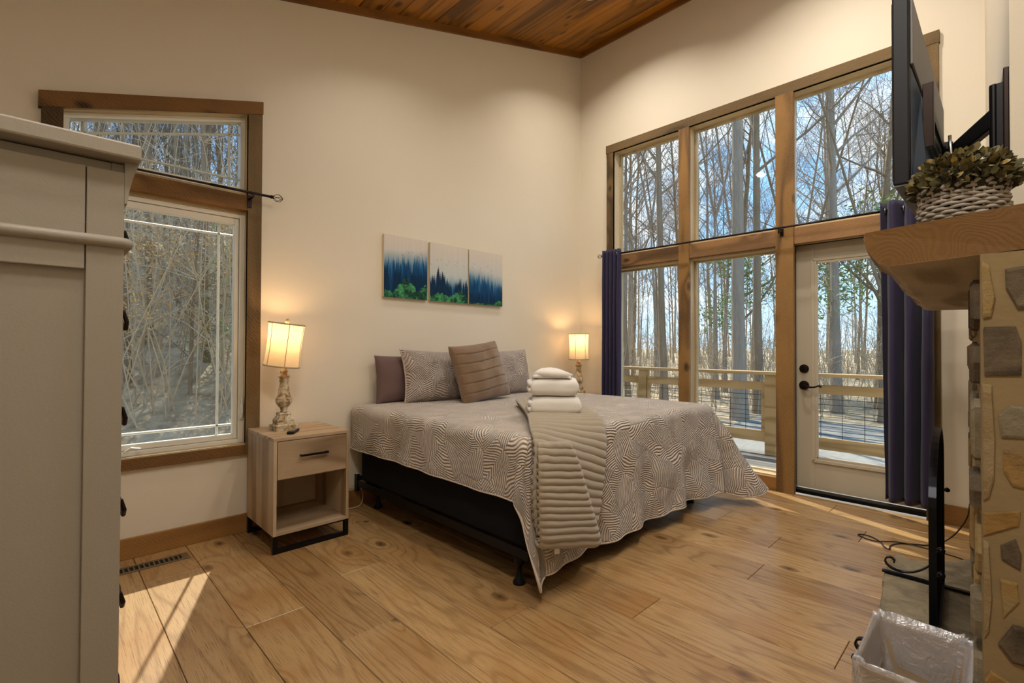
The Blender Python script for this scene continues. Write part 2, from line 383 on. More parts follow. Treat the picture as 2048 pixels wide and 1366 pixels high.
def bag():
    ma = bpy.data.materials.new('clear_bin_liner'); ma.use_nodes = True; t = ma.node_tree; t.nodes.clear(); v, _ = objvec(t, False)
    o = N(t, 'ShaderNodeOutputMaterial'); d = N(t, 'ShaderNodeBsdfDiffuse'); d.inputs[0].default_value = (.80, .82, .88, 1)
    tr = N(t, 'ShaderNodeBsdfTransparent'); gl = N(t, 'ShaderNodeBsdfGlossy'); gl.inputs['Roughness'].default_value = .18; gl.inputs[0].default_value = (.95, .97, 1, 1)
    bp = N(t, 'ShaderNodeBump'); bp.inputs['Strength'].default_value = .8; bp.inputs['Distance'].default_value = .01; L(t, noise_(t, v, 35, 4, .6, .8), bp.inputs['Height'])
    L(t, bp.outputs[0], gl.inputs['Normal']); L(t, bp.outputs[0], d.inputs['Normal'])
    m1 = N(t, 'ShaderNodeMixShader'); m1.inputs[0].default_value = .28; L(t, tr.outputs[0], m1.inputs[1]); L(t, d.outputs[0], m1.inputs[2])
    m2 = N(t, 'ShaderNodeMixShader'); m2.inputs[0].default_value = .2; L(t, m1.outputs[0], m2.inputs[1]); L(t, gl.outputs[0], m2.inputs[2]); L(t, m2.outputs[0], o.inputs[0]); return ma
M['bag'] = bag(); M['bin'] = plain('beige_bin', hexc('9a8468'), .5)
M['wicker'] = plain('whitewashed_wicker', hexc('a39a8d'), .8, nscale=30, namp=.35, bump=.3)
ma, t, b = base_mat('dried_boxwood_leaf', .6, .4); v, rn = objvec(t); rr = ramp(t, [(0, hexc('3c3a22')), (.5, hexc('5f5733')), (.85, hexc('80703f')), (1, hexc('a98a48'))])
L(t, rn, rr.inputs[0]); L(t, rr.outputs[0], b.inputs['Base Color']); M['leaf'] = ma
def bark(name, a, c):
    ma, t, b = base_mat(name, .9, .15); v, _ = objvec(t)
    L(t, mixc(t, noise_(t, vmath(t, 'MULTIPLY', v, (3, 3, .6)), 3, 5, .7), a, c), b.inputs['Base Color']); bump_(t, b, noise_(t, vmath(t, 'MULTIPLY', v, (6, 6, 1)), 4, 4), .8, .05); return ma
M['bark'] = bark('grey_bark', hexc('b3a590'), hexc('75685a')); M['bark2'] = bark('brown_bark', hexc('a59178'), hexc('68573f')); M['twig'] = bark('pale_twig', hexc('cdbb9c'), hexc('a08c6e'))
M['pine'] = plain('pine_needles', hexc('7f9150'), .8, nscale=2, namp=.3)
M['beech'] = plain('dry_beech_leaves', hexc('c9a468'), .8, nscale=2, namp=.3)
ma, t, b = base_mat('leaf_litter_ground', .95, .1); v, _ = objvec(t, False)
rr = ramp(t, [(.3, hexc('8c7658')), (.46, hexc('c2aa86')), (.6, hexc('dcc7a2')), (.72, hexc('7d8150'))]); L(t, noise_(t, v, 2.2, 12, .75), rr.inputs[0]); L(t, rr.outputs[0], b.inputs['Base Color'])
bump_(t, b, noise_(t, v, 9, 8, .7), 1, .08); M['litter'] = ma
M['gravel'] = plain('grey_gravel', hexc('8d887b'), .95, .2, nscale=14, namp=.3, bump=1, bscale=30)
def vcol_mat():
    ma, t, b = base_mat('printed_canvas', .8, .2); a = N(t, 'ShaderNodeAttribute'); a.attribute_name = 'print'
    L(t, a.outputs['Color'], b.inputs['Base Color']); v, _ = objvec(t, False); bump_(t, b, noise_(t, v, 900, 1), .15, .001); return ma
M['print'] = vcol_mat(); M['canvas'] = plain('canvas_edge', hexc('cdbf9f'), .9)

# ================================================================== room shell
XB, YA, XD, YC = 4.33, 3.36, -.36, -.6
def ceil_z(x): return 3.121+.30*x
wb = MB()
wb.box(XD-.15, YA, -.1, .05, YA+.16, 5); wb.box(.937, YA, -.1, XB+.18, YA+.16, 5); wb.box(.05, YA, -.1, .937, YA+.16, .50)
wb.prism([(.05, 2.36), (.937, 2.624), (.937, 5), (.05, 5)], 'y', YA, YA+.16)
struct(part('wall_left', wb, M['wall'], None), 'cream painted headboard wall')
wb = MB()
wb.box(XB, YC-.1, -.1, XB+.18, .375, 5); wb.box(XB, 2.93, -.1, XB+.18, YA, 5); wb.box(XB, .375, 3.245, XB+.18, 2.93, 5)
struct(part('wall_right', wb, M['wall'], None), 'cream painted wall around the tall window')
struct(part('wall_rear', MB().box(XD-.15, YC-.1, -.1, XD, YA, 5), M['wall'], None))
struct(part('wall_near', MB().box(XD, YC-.15, -.1, XB, YC, 5), M['wall'], None))
wb = MB().prism([(1.98, -.004), (4.33, .10), (4.33, -.6), (1.98, -.6)], 'z', 1.385, 5)
struct(part('wall_fireplace', wb, M['wall'], None), 'cream painted chimney wall above the mantel')
struct(part('wall_corner', MB().prism([(3.745, .07), (4.33, .10), (4.33, -.6), (3.745, -.6)], 'z', 0, 1.385), M['wall'], None), 'short cream wall beyond the fireplace')
# baseboards
struct(part('baseboard_left', MB().box(XD, YA-.02, 0, 4.33, YA, .112), M['base_x'], None, bevel=.003), 'rough stained baseboard under the left window')
bb = MB().box(XB-.02, .09, 0, XB, .315, .126).box(XB-.02, 2.995, 0, XB, YA-.02, .126)
struct(part('baseboard_right', bb, M['base_y'], None, bevel=.003))
# floor planks
fl = part('floor', MB().box(XD, YC, -.1, XB, YA, -.016), plain('subfloor', hexc('2a2018'), .9), None); struct(fl, 'wide oak plank floor')
W_ = .2425; known = {0: [2.2], 1: [1.84], 2: [2.371, .55], 3: [1.506, 3.0], 4: [.3, 2.6], 5: [1.135, 2.9], 6: [.45, 2.2], 7: [1.9, .1], 8: [.925, 2.7], 9: [2.0, .2], 10: [.985, 2.9], 11: [1.388], 12: [.64, 2.4], 13: [1.7], 14: [.9, 2.5], -1: [1.1, 2.95], -2: [1.6], -3: [.7, 2.6], -4: [1.9], -5: [.8]}
for k in range(-5, 16):
    xa, xb = max(XD, .617+W_*k), min(XB, .617+W_*(k+1))
    if xb-xa < .01: continue
    ys = [YC]+sorted(known.get(k, [1.2]))+[YA]
    for a, b_ in zip(ys, ys[1:]):
        part('floor_plank', MB().box(xa+.0011, a+.0011, -.016, xb-.0011, b_-.0011, 0), M['floor'], fl, bevel=.0016, seg=1)
# ceiling
def cbx(x0, x1, y0, y1, t0, t1):
    return MB().hexa([(x0, y0, ceil_z(x0)+t0), (x1, y0, ceil_z(x1)+t0), (x1, y1, ceil_z(x1)+t0), (x0, y1, ceil_z(x0)+t0)], [(x0, y0, ceil_z(x0)+t1), (x1, y0, ceil_z(x1)+t1), (x1, y1, ceil_z(x1)+t1), (x0, y1, ceil_z(x0)+t1)])
ce = part('ceiling', cbx(XD-.15, XB+.18, YC-.15, YA+.16, .075, .2), plain('ceiling_deck', hexc('2b1a0a'), .9), None); struct(ce, 'sloped tongue and groove pine ceiling')
xs = np.arange(XD, XB+.001, .168)
for i, xa in enumerate(xs):
    xb = min(XB, xa+.168)
    cuts = [YC, YA] if i % 3 else [YC, .4+.9*((i*7) % 3), YA]
    for a, b_ in zip(cuts, cuts[1:]):
        part('ceiling_board', cbx(xa+.0015, xb-.0015, a+.001, b_-.001, .055, .075), M['ceil'], ce, bevel=.004, seg=1)
struct(part('trim_1', cbx(XD, XB, YA-.022, YA, -.002, .058), wood('ceil_trim_x', hexc('8a5a20'), hexc('4e2c0c'), 'x', lines=3, tint=0), None, bevel=.002), 'dark stained board where the ceiling meets the headboard wall')
z1 = ceil_z(XB)
struct(part('trim_2', MB().box(XB-.022, YC, z1-.008, XB, YA-.022, z1+.055), wood('ceil_trim_y', hexc('8a5a20'), hexc('4e2c0c'), 'y', lines=3, tint=0), None, bevel=.002), 'dark stained board where the ceiling meets the window wall')

# ------------------------------------------------------------------ left window (two lights, sloped head)
w1 = setting('window_1', 'left window with a sloped upper light over a casement in rough timber trim')
hz = lambda x: 2.345+.2975*x
def P1(n, mb, m_, **k): return part(n, mb, m_, w1, **k)
P1('header_trim', MB().prism([(-.022, hz(-.022)), (1.007, hz(1.007)), (1.007, hz(1.007)+.081), (-.022, hz(-.022)+.081)], 'y', 3.325, YA), M['trimwood_x'], bevel=.002)
P1('side_trim', MB().prism([(-.011, .483), (.07, .483), (.07, hz(.07)), (-.011, hz(-.011))], 'y', 3.33, YA), M['trimwood_z'], bevel=.002)
P1('side_trim', MB().prism([(.922, .483), (1.004, .483), (1.004, hz(1.004)), (.922, hz(.922))], 'y', 3.33, YA), M['trimwood_z'], bevel=.002)
P1('middle_trim', MB().box(.07, 3.33, 2.012, .922, 3.38, 2.105), M['trimwood_x'], bevel=.003)
P1('bottom_trim', MB().box(.07, 3.33, .483, .922, YA, .544), M['trimwood_x'], bevel=.002)
P1('sill', MB().box(.055, 3.335, .5, .937, 3.50, .553), M['raw_x'])
P1('jamb_lining', MB().prism([(.052, .55), (.07, .55), (.07, hz(.07)+.01), (.052, hz(.052)+.01)], 'y', 3.335, 3.5), M['raw_z'])
P1('jamb_lining', MB().prism([(.922, .55), (.935, .55), (.935, hz(.935)+.01), (.922, hz(.922)+.01)], 'y', 3.335, 3.5), M['raw_z'])
P1('head_lining', MB().prism([(.07, hz(.07)), (.922, hz(.922)), (.922, hz(.922)+.012), (.07, hz(.07)+.012)], 'y', 3.335, 3.5), M['raw_x'])
P1('middle_rail', MB().box(.07, 3.38, 1.99, .922, 3.5, 2.13), M['raw_x'])
# upper light
up_ = P1('upper_frame', MB().prism([(.07, 2.13), (.922, 2.13), (.922, 2.165), (.07, 2.165)], 'y', 3.40, 3.46).prism([(.07, 2.165), (.095, 2.165), (.095, hz(.095)-.03), (.07, hz(.07)-.03)], 'y', 3.40, 3.46).prism([(.897, 2.165), (.922, 2.165), (.922, hz(.922)-.03), (.897, hz(.897)-.03)], 'y', 3.40, 3.46).prism([(.07, hz(.07)-.03), (.922, hz(.922)-.03), (.922, hz(.922)), (.07, hz(.07))], 'y', 3.40, 3.46), M['white_vinyl'], bevel=.002)
P1('pane', MB().prism([(.095, 2.165), (.897, 2.165), (.897, hz(.897)-.03), (.095, hz(.095)-.03)], 'y', 3.430, 3.432), M['glass'])
gb = lambda x0, z0, x1, z1: MB().tube([(x0, 3.445, z0), (x1, 3.445, z1)], .008, 6)
P1('grille_bar', gb(.155, 2.165, .155, hz(.155)-.03), M['white_vinyl']); P1('grille_bar', gb(.842, 2.165, .842, hz(.842)-.03), M['white_vinyl'])
P1('grille_bar', gb(.095, hz(.095)-.095, .897, hz(.897)-.095), M['white_vinyl']); P1('grille_bar', gb(.095, 2.225, .897, 2.225), M['white_vinyl'])
# casement
fr = MB().box(.07, 3.385, .553, .105, 3.46, 1.99).box(.892, 3.385, .553, .922, 3.46, 1.99).box(.105, 3.385, .553, .892, 3.46, .578).box(.105, 3.385, 1.965, .892, 3.46, 1.99)
P1('casement_frame', fr, M['white_vinyl'], bevel=.002)
sa = MB().box(.107, 3.395, .58, .145, 3.44, 1.963).box(.866, 3.395, .58, .89, 3.44, 1.963).box(.145, 3.395, .58, .866, 3.44, .61).box(.145, 3.395, 1.925, .866, 3.44, 1.963)
P1('casement_sash', sa, M['white_vinyl'], bevel=.003)
P1('pane', MB().box(.145, 3.418, .61, .866, 3.420, 1.925), M['glass'])
P1('grille_bar', gb(.79, .61, .79, 1.925), M['white_vinyl']); P1('grille_bar', gb(.21, .61, .21, 1.925), M['white_vinyl'])
P1('grille_bar', gb(.145, .665, .866, .665), M['white_vinyl']); P1('grille_bar', gb(.145, 1.86, .866, 1.86), M['white_vinyl'])
#P1('insect_screen', MB().box(.107, 3.47, .58, .89, 3.471, 1.963), M['screenmesh'])
lk = MB().box(.903, 3.372, .70, .918, 3.386, .80).tube([(.91, 3.37, .71), (.91, 3.362, .75), (.91, 3.368, .84)], .006, 6)
P1('sash_lock', lk, M['white_vinyl'], bevel=.002)
P1('crank', MB().box(.28, 3.365, .555, .38, 3.395, .575).tube([(.33, 3.37, .575), (.36, 3.35, .60), (.40, 3.35, .59)], .006, 6), M['white_vinyl'])

# ------------------------------------------------------------------ tall window wall and door frame
w2 = setting('window_2', 'tall timber framed window wall with three upper and two lower lights')
def P2(n, mb, m_, **k): return part(n, mb, m_, w2, **k)
P2('header_trim', MB().box(4.297, .317, 3.22, XB, 2.993, 3.305), M['trimwood_y'], bevel=.002)
P2('side_trim', MB().box(4.30, 2.904, 0, XB, 2.985, 3.22), M['trimwood_z'], bevel=.002)
P2('side_trim', MB().box(4.30, .322, 0, XB, .40, 3.22), M['trimwood_z'], bevel=.002)
P2('jamb_lining', MB().box(4.305, 2.904, 0, 4.5, 2.93, 3.22), M['raw_z'])
P2('jamb_lining', MB().box(4.305, .376, 0, 4.5, .40, 3.22), M['raw_z'])
P2('head_lining', MB().box(4.305, .40, 3.22, 4.5, 2.904, 3.244), M['raw_y'])
P2('post', MB().box(4.295, 2.07, 0, 4.335, 2.173, 3.22), M['post_z'], bevel=.003)
P2('post', MB().box(4.29, 1.198, 0, 4.335, 1.33, 3.22), M['post_z'], bevel=.003)
P2('post_core', MB().box(4.335, 2.072, 0, 4.5, 2.171, 3.22), M['raw_z'])
P2('post_core', MB().box(4.335, 1.236, 0, 4.5, 1.328, 3.22), M['raw_z'])
for a, b_ in ((2.173, 2.904), (1.33, 2.07), (.40, 1.198)):
    P2('cross_beam', MB().box(4.30, a, 1.99, 4.335, b_, 2.122), M['beam_y'], bevel=.004)
    P2('cross_beam_sill', MB().box(4.335, a, 2.0 if a < .5 else 1.975, 4.5, b_ if a > .5 else 1.236, 2.15), M['raw_y'])
for a, b_ in ((2.173, 2.904), (1.33, 2.07)):
    P2('bottom_board', MB().box(4.30, a, 0, 4.335, b_, .108), M['base_y'], bevel=.003)
    P2('bottom_sill', MB().box(4.335, a, 0, 4.5, b_, .118), M['raw_y'])
def light(a, b_, z0, z1):
    x0, x1, w = 4.425, 4.46, .014
    P2('glazing_stop', MB().box(x0, a, z0, x1, a+w, z1).box(x0, b_-w, z0, x1, b_, z1).box(x0, a+w, z0, x1, b_-w, z0+w).box(x0, a+w, z1-w, x1, b_-w, z1), M['raw_z'])
    P2('pane', MB().box(4.44, a+w, z0+w, 4.442, b_-w, z1-w), M['glass'])
light(2.173, 2.904, 2.15, 3.22); light(1.33, 2.07, 2.15, 3.22); light(.40, 1.236, 2.15, 3.22)
light(2.173, 2.904, .118, 1.975); light(1.33, 2.07, .118, 1.975)
d1 = setting('door_1', 'cream glazed patio door with dark lever handle')
def PD(n, mb, m_, par=None, **k): return part(n, mb, m_, par or d1, **k)
x0, x1 = 4.45, 4.49
lf = MB().box(x0, 1.092, .035, x1, 1.224, 1.998).box(x0, .41, .035, x1, .54, 1.998).box(x0, .54, .035, x1, 1.092, .27).box(x0, .54, 1.862, x1, 1.092, 1.998)
PD('leaf', lf, M['door_paint'], bevel=.002)
ml = MB()
for q, s_ in ((4.437, .0), (4.444, .022)):
    for (a, b_, c, d) in ((1.102-s_-.014, 1.102-s_+.012, .26+s_, 1.872-s_), (.53+s_-.012, .53+s_+.014, .26+s_, 1.872-s_)): ml.box(q, a, c, 4.455, b_, d)
    ml.box(q, .53+s_, .26+s_-.012, 4.455, 1.102-s_, .26+s_+.014).box(q, .53+s_, 1.872-s_-.014, 4.455, 1.102-s_, 1.872-s_+.012)
PD('lite_moulding', ml, M['door_paint'], bevel=.003)
PD('pane', MB().box(4.468, .54, .27, 4.471, 1.092, 1.862), M['glass'])
PD('jamb', MB().box(4.40, 1.226, 0, 4.5, 1.236, 1.998).box(4.40, .40, 0, 4.5, .409, 1.998), M['door_paint'])
PD('gasket', MB().box(4.425, 1.2245, .03, 4.449, 1.2265, 1.998).box(4.425, .41, 1.9985, 4.449, 1.226, 2.0), M['black'])
PD('threshold', MB().box(4.375, .40, 0, 4.45, 1.236, .03), M['black'], bevel=.004)
def disc(mb, cy, cz, r, xa, xb, n=24):
    return mb.prism([(cy+r*cos(2*pi*k/n), cz+r*sin(2*pi*k/n)) for k in range(n)], 'x', xa, xb)
PD('deadbolt', disc(disc(MB(), 1.166, .995, .034, 4.438, 4.45), 1.166, .995, .026, 4.43, 4.44).box(4.415, 1.162, .975, 4.432, 1.17, 1.015), M['bronze'], bevel=.002)
hd = PD('handle', disc(disc(MB(), 1.166, .861, .036, 4.438, 4.45), 1.166, .861, .026, 4.428, 4.44), M['bronze'], bevel=.002)
lv = [(4.43, 1.166, .861), (4.405, 1.16, .861), (4.39, 1.14, .856), (4.388, 1.11, .849), (4.388, 1.08, .852), (4.388, 1.06, .860), (4.388, 1.043, .866), (4.388, 1.033, .859), (4.388, 1.042, .852)]
PD('lever', MB().tube(lv, [.011, .011, .009, .008, .007, .007, .008, .008, .006], 10), M['bronze'], hd, smooth=True)
# floor register
vt = thing('floor_vent', 'brown metal floor register with slots below the left window', 'vent', (.3, 3.178, 0))
vf = MB().box(.01, 3.133, 0, .60, 3.147, .006).box(.01, 3.209, 0, .60, 3.222, .006).box(.01, 3.147, 0, .045, 3.209, .006).box(.565, 3.147, 0, .60, 3.209, .006)
bronzeplate = plain('vent_bronze', hexc('7d6b50'), .45, metal=.5)
part('vent_frame', vf, bronzeplate, vt, bevel=.001)
part('vent_shadow_box', MB().box(.045, 3.147, .0003, .565, 3.209, .0012), plain('vent_inside', hexc('0d0a08'), .9), vt)
for i in range(24):
    part('slat', MB().box(.0555+i*.0214, 3.147, .0012, .0625+i*.0214, 3.209, .0055), bronzeplate, vt)
# recessed ceiling lamps
for i, (x, y, lab) in enumerate(((3.37, 2.46, 'white round recessed ceiling lamp at the top edge of the photo'), (3.37, .85, 'white round recessed ceiling lamp in front of the door'), (1.55, 2.46, 'white round recessed ceiling lamp above the nightstand side of the bed'), (1.55, .85, 'white round recessed ceiling lamp in front of the fireplace'), (.15, .6, 'white round recessed ceiling lamp nearest the chest of drawers'))):
    z = ceil_z(x)+.055
    t_ = thing('recessed_lamp', lab, 'ceiling lamp', (x, y, z), 0, None); t_.rotation_euler = (0, -math.atan(.30), 0)
    part('lamp_ring', MB().lathe([(.062, 0), (.062, -.006), (.085, -.008), (.09, -.002), (.09, .004), (.06, .004)], sides=32), M['white'], t_, smooth=True, local=True)
    part('lamp_disc', MB().lathe([(.0, -.001), (.062, -.001), (.062, .003)], sides=32), M['candisc'], t_, local=True)
    ld = bpy.data.lights.new('can_light', 'AREA'); ld.shape = 'DISK'; ld.size = .12; ld.energy = CAN_W*(2.1 if x > 3 else 1); ld.color = CAN_COL; ld.spread = R(130)
    lo = bpy.data.objects.new('can_light', ld); COL.objects.link(lo); lo.parent = t_; lo.location = (0, 0, -.012)

# added fill lamps, out of frame, to brighten the camera's side of the room
for fx_, fy_, lab in ((2.2, .45, 'added fill lamp, round and frosted, on the ceiling above the front of the television, out of frame'), (.25, .15, 'added fill lamp, round and frosted, on the ceiling over the camera end of the room, out of frame')):
    t_ = thing('added_fill_lamp', lab, 'ceiling lamp', (fx_, fy_, ceil_z(fx_)+.05)); t_.rotation_euler = (0, -math.atan(.30), 0)
    part('fill_lamp_pan', MB().lathe([(.05, 0), (.20, 0), (.21, -.03), (.19, -.035)], sides=40), M['white'], t_, smooth=True, local=True)
    part('fill_lamp_diffuser', MB().lathe([(.19, -.036), (.17, -.055), (.10, -.07), (.01, -.074)], sides=40), M['candisc'], t_, smooth=True, local=True)
    ld = bpy.data.lights.new('fill_light', 'AREA'); ld.shape = 'DISK'; ld.size = .38; ld.energy = FILL_W; ld.color = FILL_COL
    lo = bpy.data.objects.new('fill_light', ld); COL.objects.link(lo); lo.parent = t_; lo.location = (0, 0, -.085)

# ------------------------------------------------------------------ fireplace
fp = thing('fireplace', 'tan mortared fieldstone fireplace with dark and ochre stones, right edge', 'fireplace', (2.6, -.2, 0))
fy = lambda x: .048+.0465*(x-1.6)
bd = MB()
def fpris(xa, xb, z0, z1, yb=-.57): bd.prism([(xa, fy(xa)), (xb, fy(xb)), (xb, yb), (xa, yb)], 'z', z0, z1)
fpris(1.6, 2.2, .0, 1.385); fpris(3.15, 3.74, .0, 1.385); fpris(2.2, 3.15, .78, 1.385); bd.box(2.2, -.57, 0, 3.15, -.45, .78)
part('mortar_body', bd, M['mortar'], fp)
part('firebox', MB().box(2.2, -.45, 0, 3.15, .0, .03), plain('soot', hexc('15110e'), .95), fp)
stones = [('dark',[(0.007,1.345),(-0.024,1.349),(-0.05,1.30),(-.045,1.255),(-0.013,1.252),(0.0,1.286),(0.006,1.301)]),
('ochre',[(0.046,1.37),(0.033,1.356),(0.023,1.28),(0.030,1.236),(0.044,1.233),(0.046,1.306)]),
('dark',[(0.044,1.205),(0.042,1.212),(-0.01,1.212),(-0.019,1.176),(-0.018,1.1),(0.042,1.097)]),
('tan',[(0.046,1.078),(0.03,1.076),(0.025,0.947),(0.027,0.858),(0.036,0.813),(0.046,0.804),(0.046,0.971)]),
('grey',[(0.02,1.006),(0.001,1.03),(-0.05,1.029),(-0.06,0.96),(0.015,0.955)]),
('orange',[(0.012,0.926),(-0.05,0.93),(-0.05,0.842),(-0.003,0.845),(0.011,0.875)]),
('orange',[(0.046,0.773),(-0.015,0.792),(-0.012,0.757),(0.046,0.719)]),
('dark',[(0.018,0.705),(-0.007,0.727),(-0.016,0.694),(-0.014,0.657),(0.016,0.673)]),
('tan',[(0.046,0.71),(0.037,0.707),(0.032,0.576),(0.038,0.5),(0.046,0.48)]),
('ochre',[(0.019,0.628),(-0.009,0.627),(-0.012,0.585),(0.014,0.539)]),
('dark',[(0.023,0.477),(-0.001,0.53),(-0.05,0.531),(-0.045,0.445),(-0.0,0.444)]),
('orange',[(0.046,0.382),(0.036,0.408),(-0.0,0.396),(-.02,0.357),(0.046,0.321)]),
('grey',[(.044,.29),(-.01,.30),(-.03,.22),(0,.14),(.044,.16)]), ('tan',[(.044,.12),(0,.11),(-.03,.03),(.044,.02)])]
rs = random.Random(3)
def irregular(cx, cz, w, h_, n=8):
    out = []
    for k in range(n):
        a = 2*pi*k/n+rs.uniform(-.2, .2); e = (abs(cos(a))**4+abs(sin(a))**4)**-.25
        out.append((cx+w/2*e*cos(a)*rs.uniform(.8, 1), cz+h_/2*e*sin(a)*rs.uniform(.8, 1)))
    return out
z = .05
while z < 1.32:
    h_ = rs.uniform(.1, .18); y = -.085
    while y > -.50:
        w = min(rs.uniform(.09, .17), y+.58); stones.append((rs.choice(['dark', 'tan', 'grey', 'ochre', 'orange']), irregular(y-w/2, z+h_/2, w*.84, h_*.84))); y -= w
    z += h_
def stone_mb(poly, f0, f1):     # domed stone: outline at the wall, inset and proud face
    n = len(poly); cx = sum(p[0] for p in poly)/n; cz = sum(p[1] for p in poly)/n
    v = [f0(*p) for p in poly]+[f1(*p, .6) for p in poly]+[f1(cx+(p[0]-cx)*.86, cz+(p[1]-cz)*.86, 1) for p in poly]
    f = [(i, (i+1) % n, n+(i+1) % n, n+i) for i in range(n)]+[(n+i, n+(i+1) % n, 2*n+(i+1) % n, 2*n+i) for i in range(n)]+[tuple(range(2*n, 3*n))]
    return MB().add(v, f)
for c, pl in stones:
    pr_ = rs.uniform(.004, .009)
    part('stone', stone_mb(pl, lambda y, z: (1.602, y, z), lambda y, z, k, pr_=pr_: (1.6-pr_*k, y, z)), M['st_'+c], fp)
z = .04
while z < 1.3:
    h_ = rs.uniform(.11, .2); x = 1.65
    while x < 3.6:
        w = rs.uniform(.14, .3); w = min(w, 3.735-x)
        if w > .08 and not (z+h_ > 0 and z < .76 and x+w > 2.2 and x < 3.15):
            pr_ = rs.uniform(.01, .022)
            part('stone', stone_mb(irregular(x+w/2, z+h_/2, w*.9, h_*.9), lambda x, z: (x, fy(x)-.002, z), lambda x, z, k, pr_=pr_: (x, fy(x)+pr_*k, z)), M['st_'+rs.choice(['dark', 'tan', 'grey', 'ochre'])], fp)
        x += w
    z += h_
# live-edge mantel
mt = thing('mantel_shelf', 'thick rough sawn timber mantel with a live edge over the stonework', 'mantel', (2.7, .1, 1.39))
def mantel():
    mb = MB(); ns = 26
    secs = []
    for i in range(ns+1):
        t_ = i/ns; wv = .010*noise.noise((t_*7, 0, 0))+.005*noise.noise((t_*23, 5, 0))
        if i == 0: wv = 0
        xf = 1.72+(3.86-1.72)*t_; xk = 1.6+(3.90-1.6)*t_; x_b = 1.38+(3.9-1.38)*t_
        yf = .293+.107*t_+wv
        zt = 1.496
        prof = [(xf, yf, zt), (xf-.002, yf+.004, zt-.018), (xf-.004, yf-.002, zt-.035), (xf-.006, yf-.004, zt-.05), (xf-.016, yf-.024+wv, zt-.082), (xf-.022, yf-.036+wv, 1.398), (xf-.03, yf-.06, 1.390), (xf-.045, yf-.10, 1.388), (xk, -.024, 1.388), (x_b, -.58, 1.388), (x_b, -.58, zt-.004), (xk, -.024, zt-.004)]
        secs.append(prof)
    n = len(secs[0]); v = [p for s_ in secs for p in s_]
    f = []; mi = []
    for i in range(ns):
        for k in range(n):
            k2 = (k+1) % n; f.append((i*n+k, i*n+k2, (i+1)*n+k2, (i+1)*n+k)); mi.append(1 if 5 <= k <= 8 else 0)
    f.append((0, 1, 2, 3, 4, 5, 6, 7, 8, 11)[::-1]); mi.append(2); f.append((8, 9, 10, 11)[::-1]); mi.append(2)
    b = ns*n; f.append(tuple(b+q for q in (0, 1, 2, 3, 4, 5, 6, 7, 8, 11))); mi.append(2); f.append(tuple(b+q for q in (8, 9, 10, 11))); mi.append(2)
    mb.v = v; mb.f = f; mb.m = mi; return mb
part('beam', mantel(), [M['mantel'], M['mantel_raw'], wood('mantel_end_grain', hexc('7c5722'), hexc('3c260d'), 'x', lines=90, stretch=3.5, rough=.6, bump=.4, tint=0, rings=.16, rpow=1, nsc=.8, grain=40, blotch=.3)], mt, label='brown stained beam with a raw pale underside')
# hearth
he = thing('hearth', 'low grey flagstone hearth on the floor before the fireplace', 'hearth', (2.5, .25, 0))
for pl, zt in (([(2.95, .44), (3.10, .452), (3.39, .447), (3.33, .372), (3.42, .26), (3.55, .17), (3.60, .13), (2.93, .10)], .036), ([(2.30, .393), (2.60, .40), (2.93, .432), (2.92, .10), (2.30, .075)], .041), ([(1.46, .40), (1.95, .374), (2.285, .392), (2.285, .075), (1.605, .045), (1.46, .03)], .038)):
    cx = sum(p[0] for p in pl)/len(pl); cy = sum(p[1] for p in pl)/len(pl)
    pp = []
    for i, p in enumerate(pl):
        q = pl[(i+1) % len(pl)]
        for s_ in (0, .33, .66):
            x = p[0]+(q[0]-p[0])*s_; y = p[1]+(q[1]-p[1])*s_
            if s_: x += .006*noise.noise((x*20, y*20, 1)); y += .006*noise.noise((x*20, y*20, 7))
            pp.append((x, y))
    n = len(pp)
    v = [(x, y, 0) for x, y in pp]+[(x, y, zt-.008) for x, y in pp]+[(cx+(x-cx)*.975, cy+(y-cy)*.96, zt) for x, y in pp]
    f = [(i, (i+1) % n, n+(i+1) % n, n+i) for i in range(n)]+[(n+i, n+(i+1) % n, 2*n+(i+1) % n, 2*n+i) for i in range(n)]+[tuple(range(2*n, 3*n)), tuple(range(n))[::-1]]
    part('flagstone', MB().add(v, f), M['hearth'], he)

# ================================================================== chest of drawers (near left)
ch = thing('tall_dresser', 'tall white painted chest of drawers in a shade-darkened colour with dark pulls, near left edge', 'dresser', (-.11, 1.6, 0))
X1, Y0, Y1 = .109, 1.15, 2.05
cs = MB().box(-.33, Y0+.012, .06, X1-.018, Y1-.012, 1.50)
part('carcass', cs, M['chest'], ch, bevel=.002)
part('side_stile', MB().box(.0558, Y0, .0, X1, Y0+.012, 1.483), M['chest'], ch, bevel=.0015); part('side_stile', MB().box(-.33, Y0, .0, -.276, Y0+.012, 1.483), M['chest'], ch, bevel=.0015)
part('side_rail', MB().box(-.276, Y0+.0005, 1.297, .0542, Y0+.012, 1.483), M['chest'], ch, bevel=.0015); part('side_rail', MB().box(-.276, Y0, .06, .0542, Y0+.012, .17), M['chest'], ch, bevel=.0015)
part('side_stile', MB().box(.0558, Y1-.012, .0, X1, Y1, 1.483), M['chest'], ch); part('side_stile', MB().box(-.33, Y1-.012, 0, -.276, Y1, 1.483), M['chest'], ch)
part('front_frame', MB().box(X1-.018, Y0+.012, .0, X1, Y0+.05, 1.5).box(X1-.018, Y1-.05, 0, X1, Y1-.012, 1.5).box(X1-.018, Y0+.05, .04, X1, Y1-.05, .11).box(X1-.018, Y0+.05, 1.485, X1, Y1-.05, 1.5), M['chest'], ch)
part('top', MB().box(-.338, 1.12, 1.502, .131, 2.08, 1.531), M['chest'], ch, bevel=.004)
part('cove_moulding', MB().prism([(X1, 1.425), (X1+.004, 1.425), (X1+.007, 1.45), (X1+.013, 1.478), (X1+.021, 1.502), (X1, 1.502)], 'y', Y0+.0, Y1), M['chest'], ch, smooth=False)
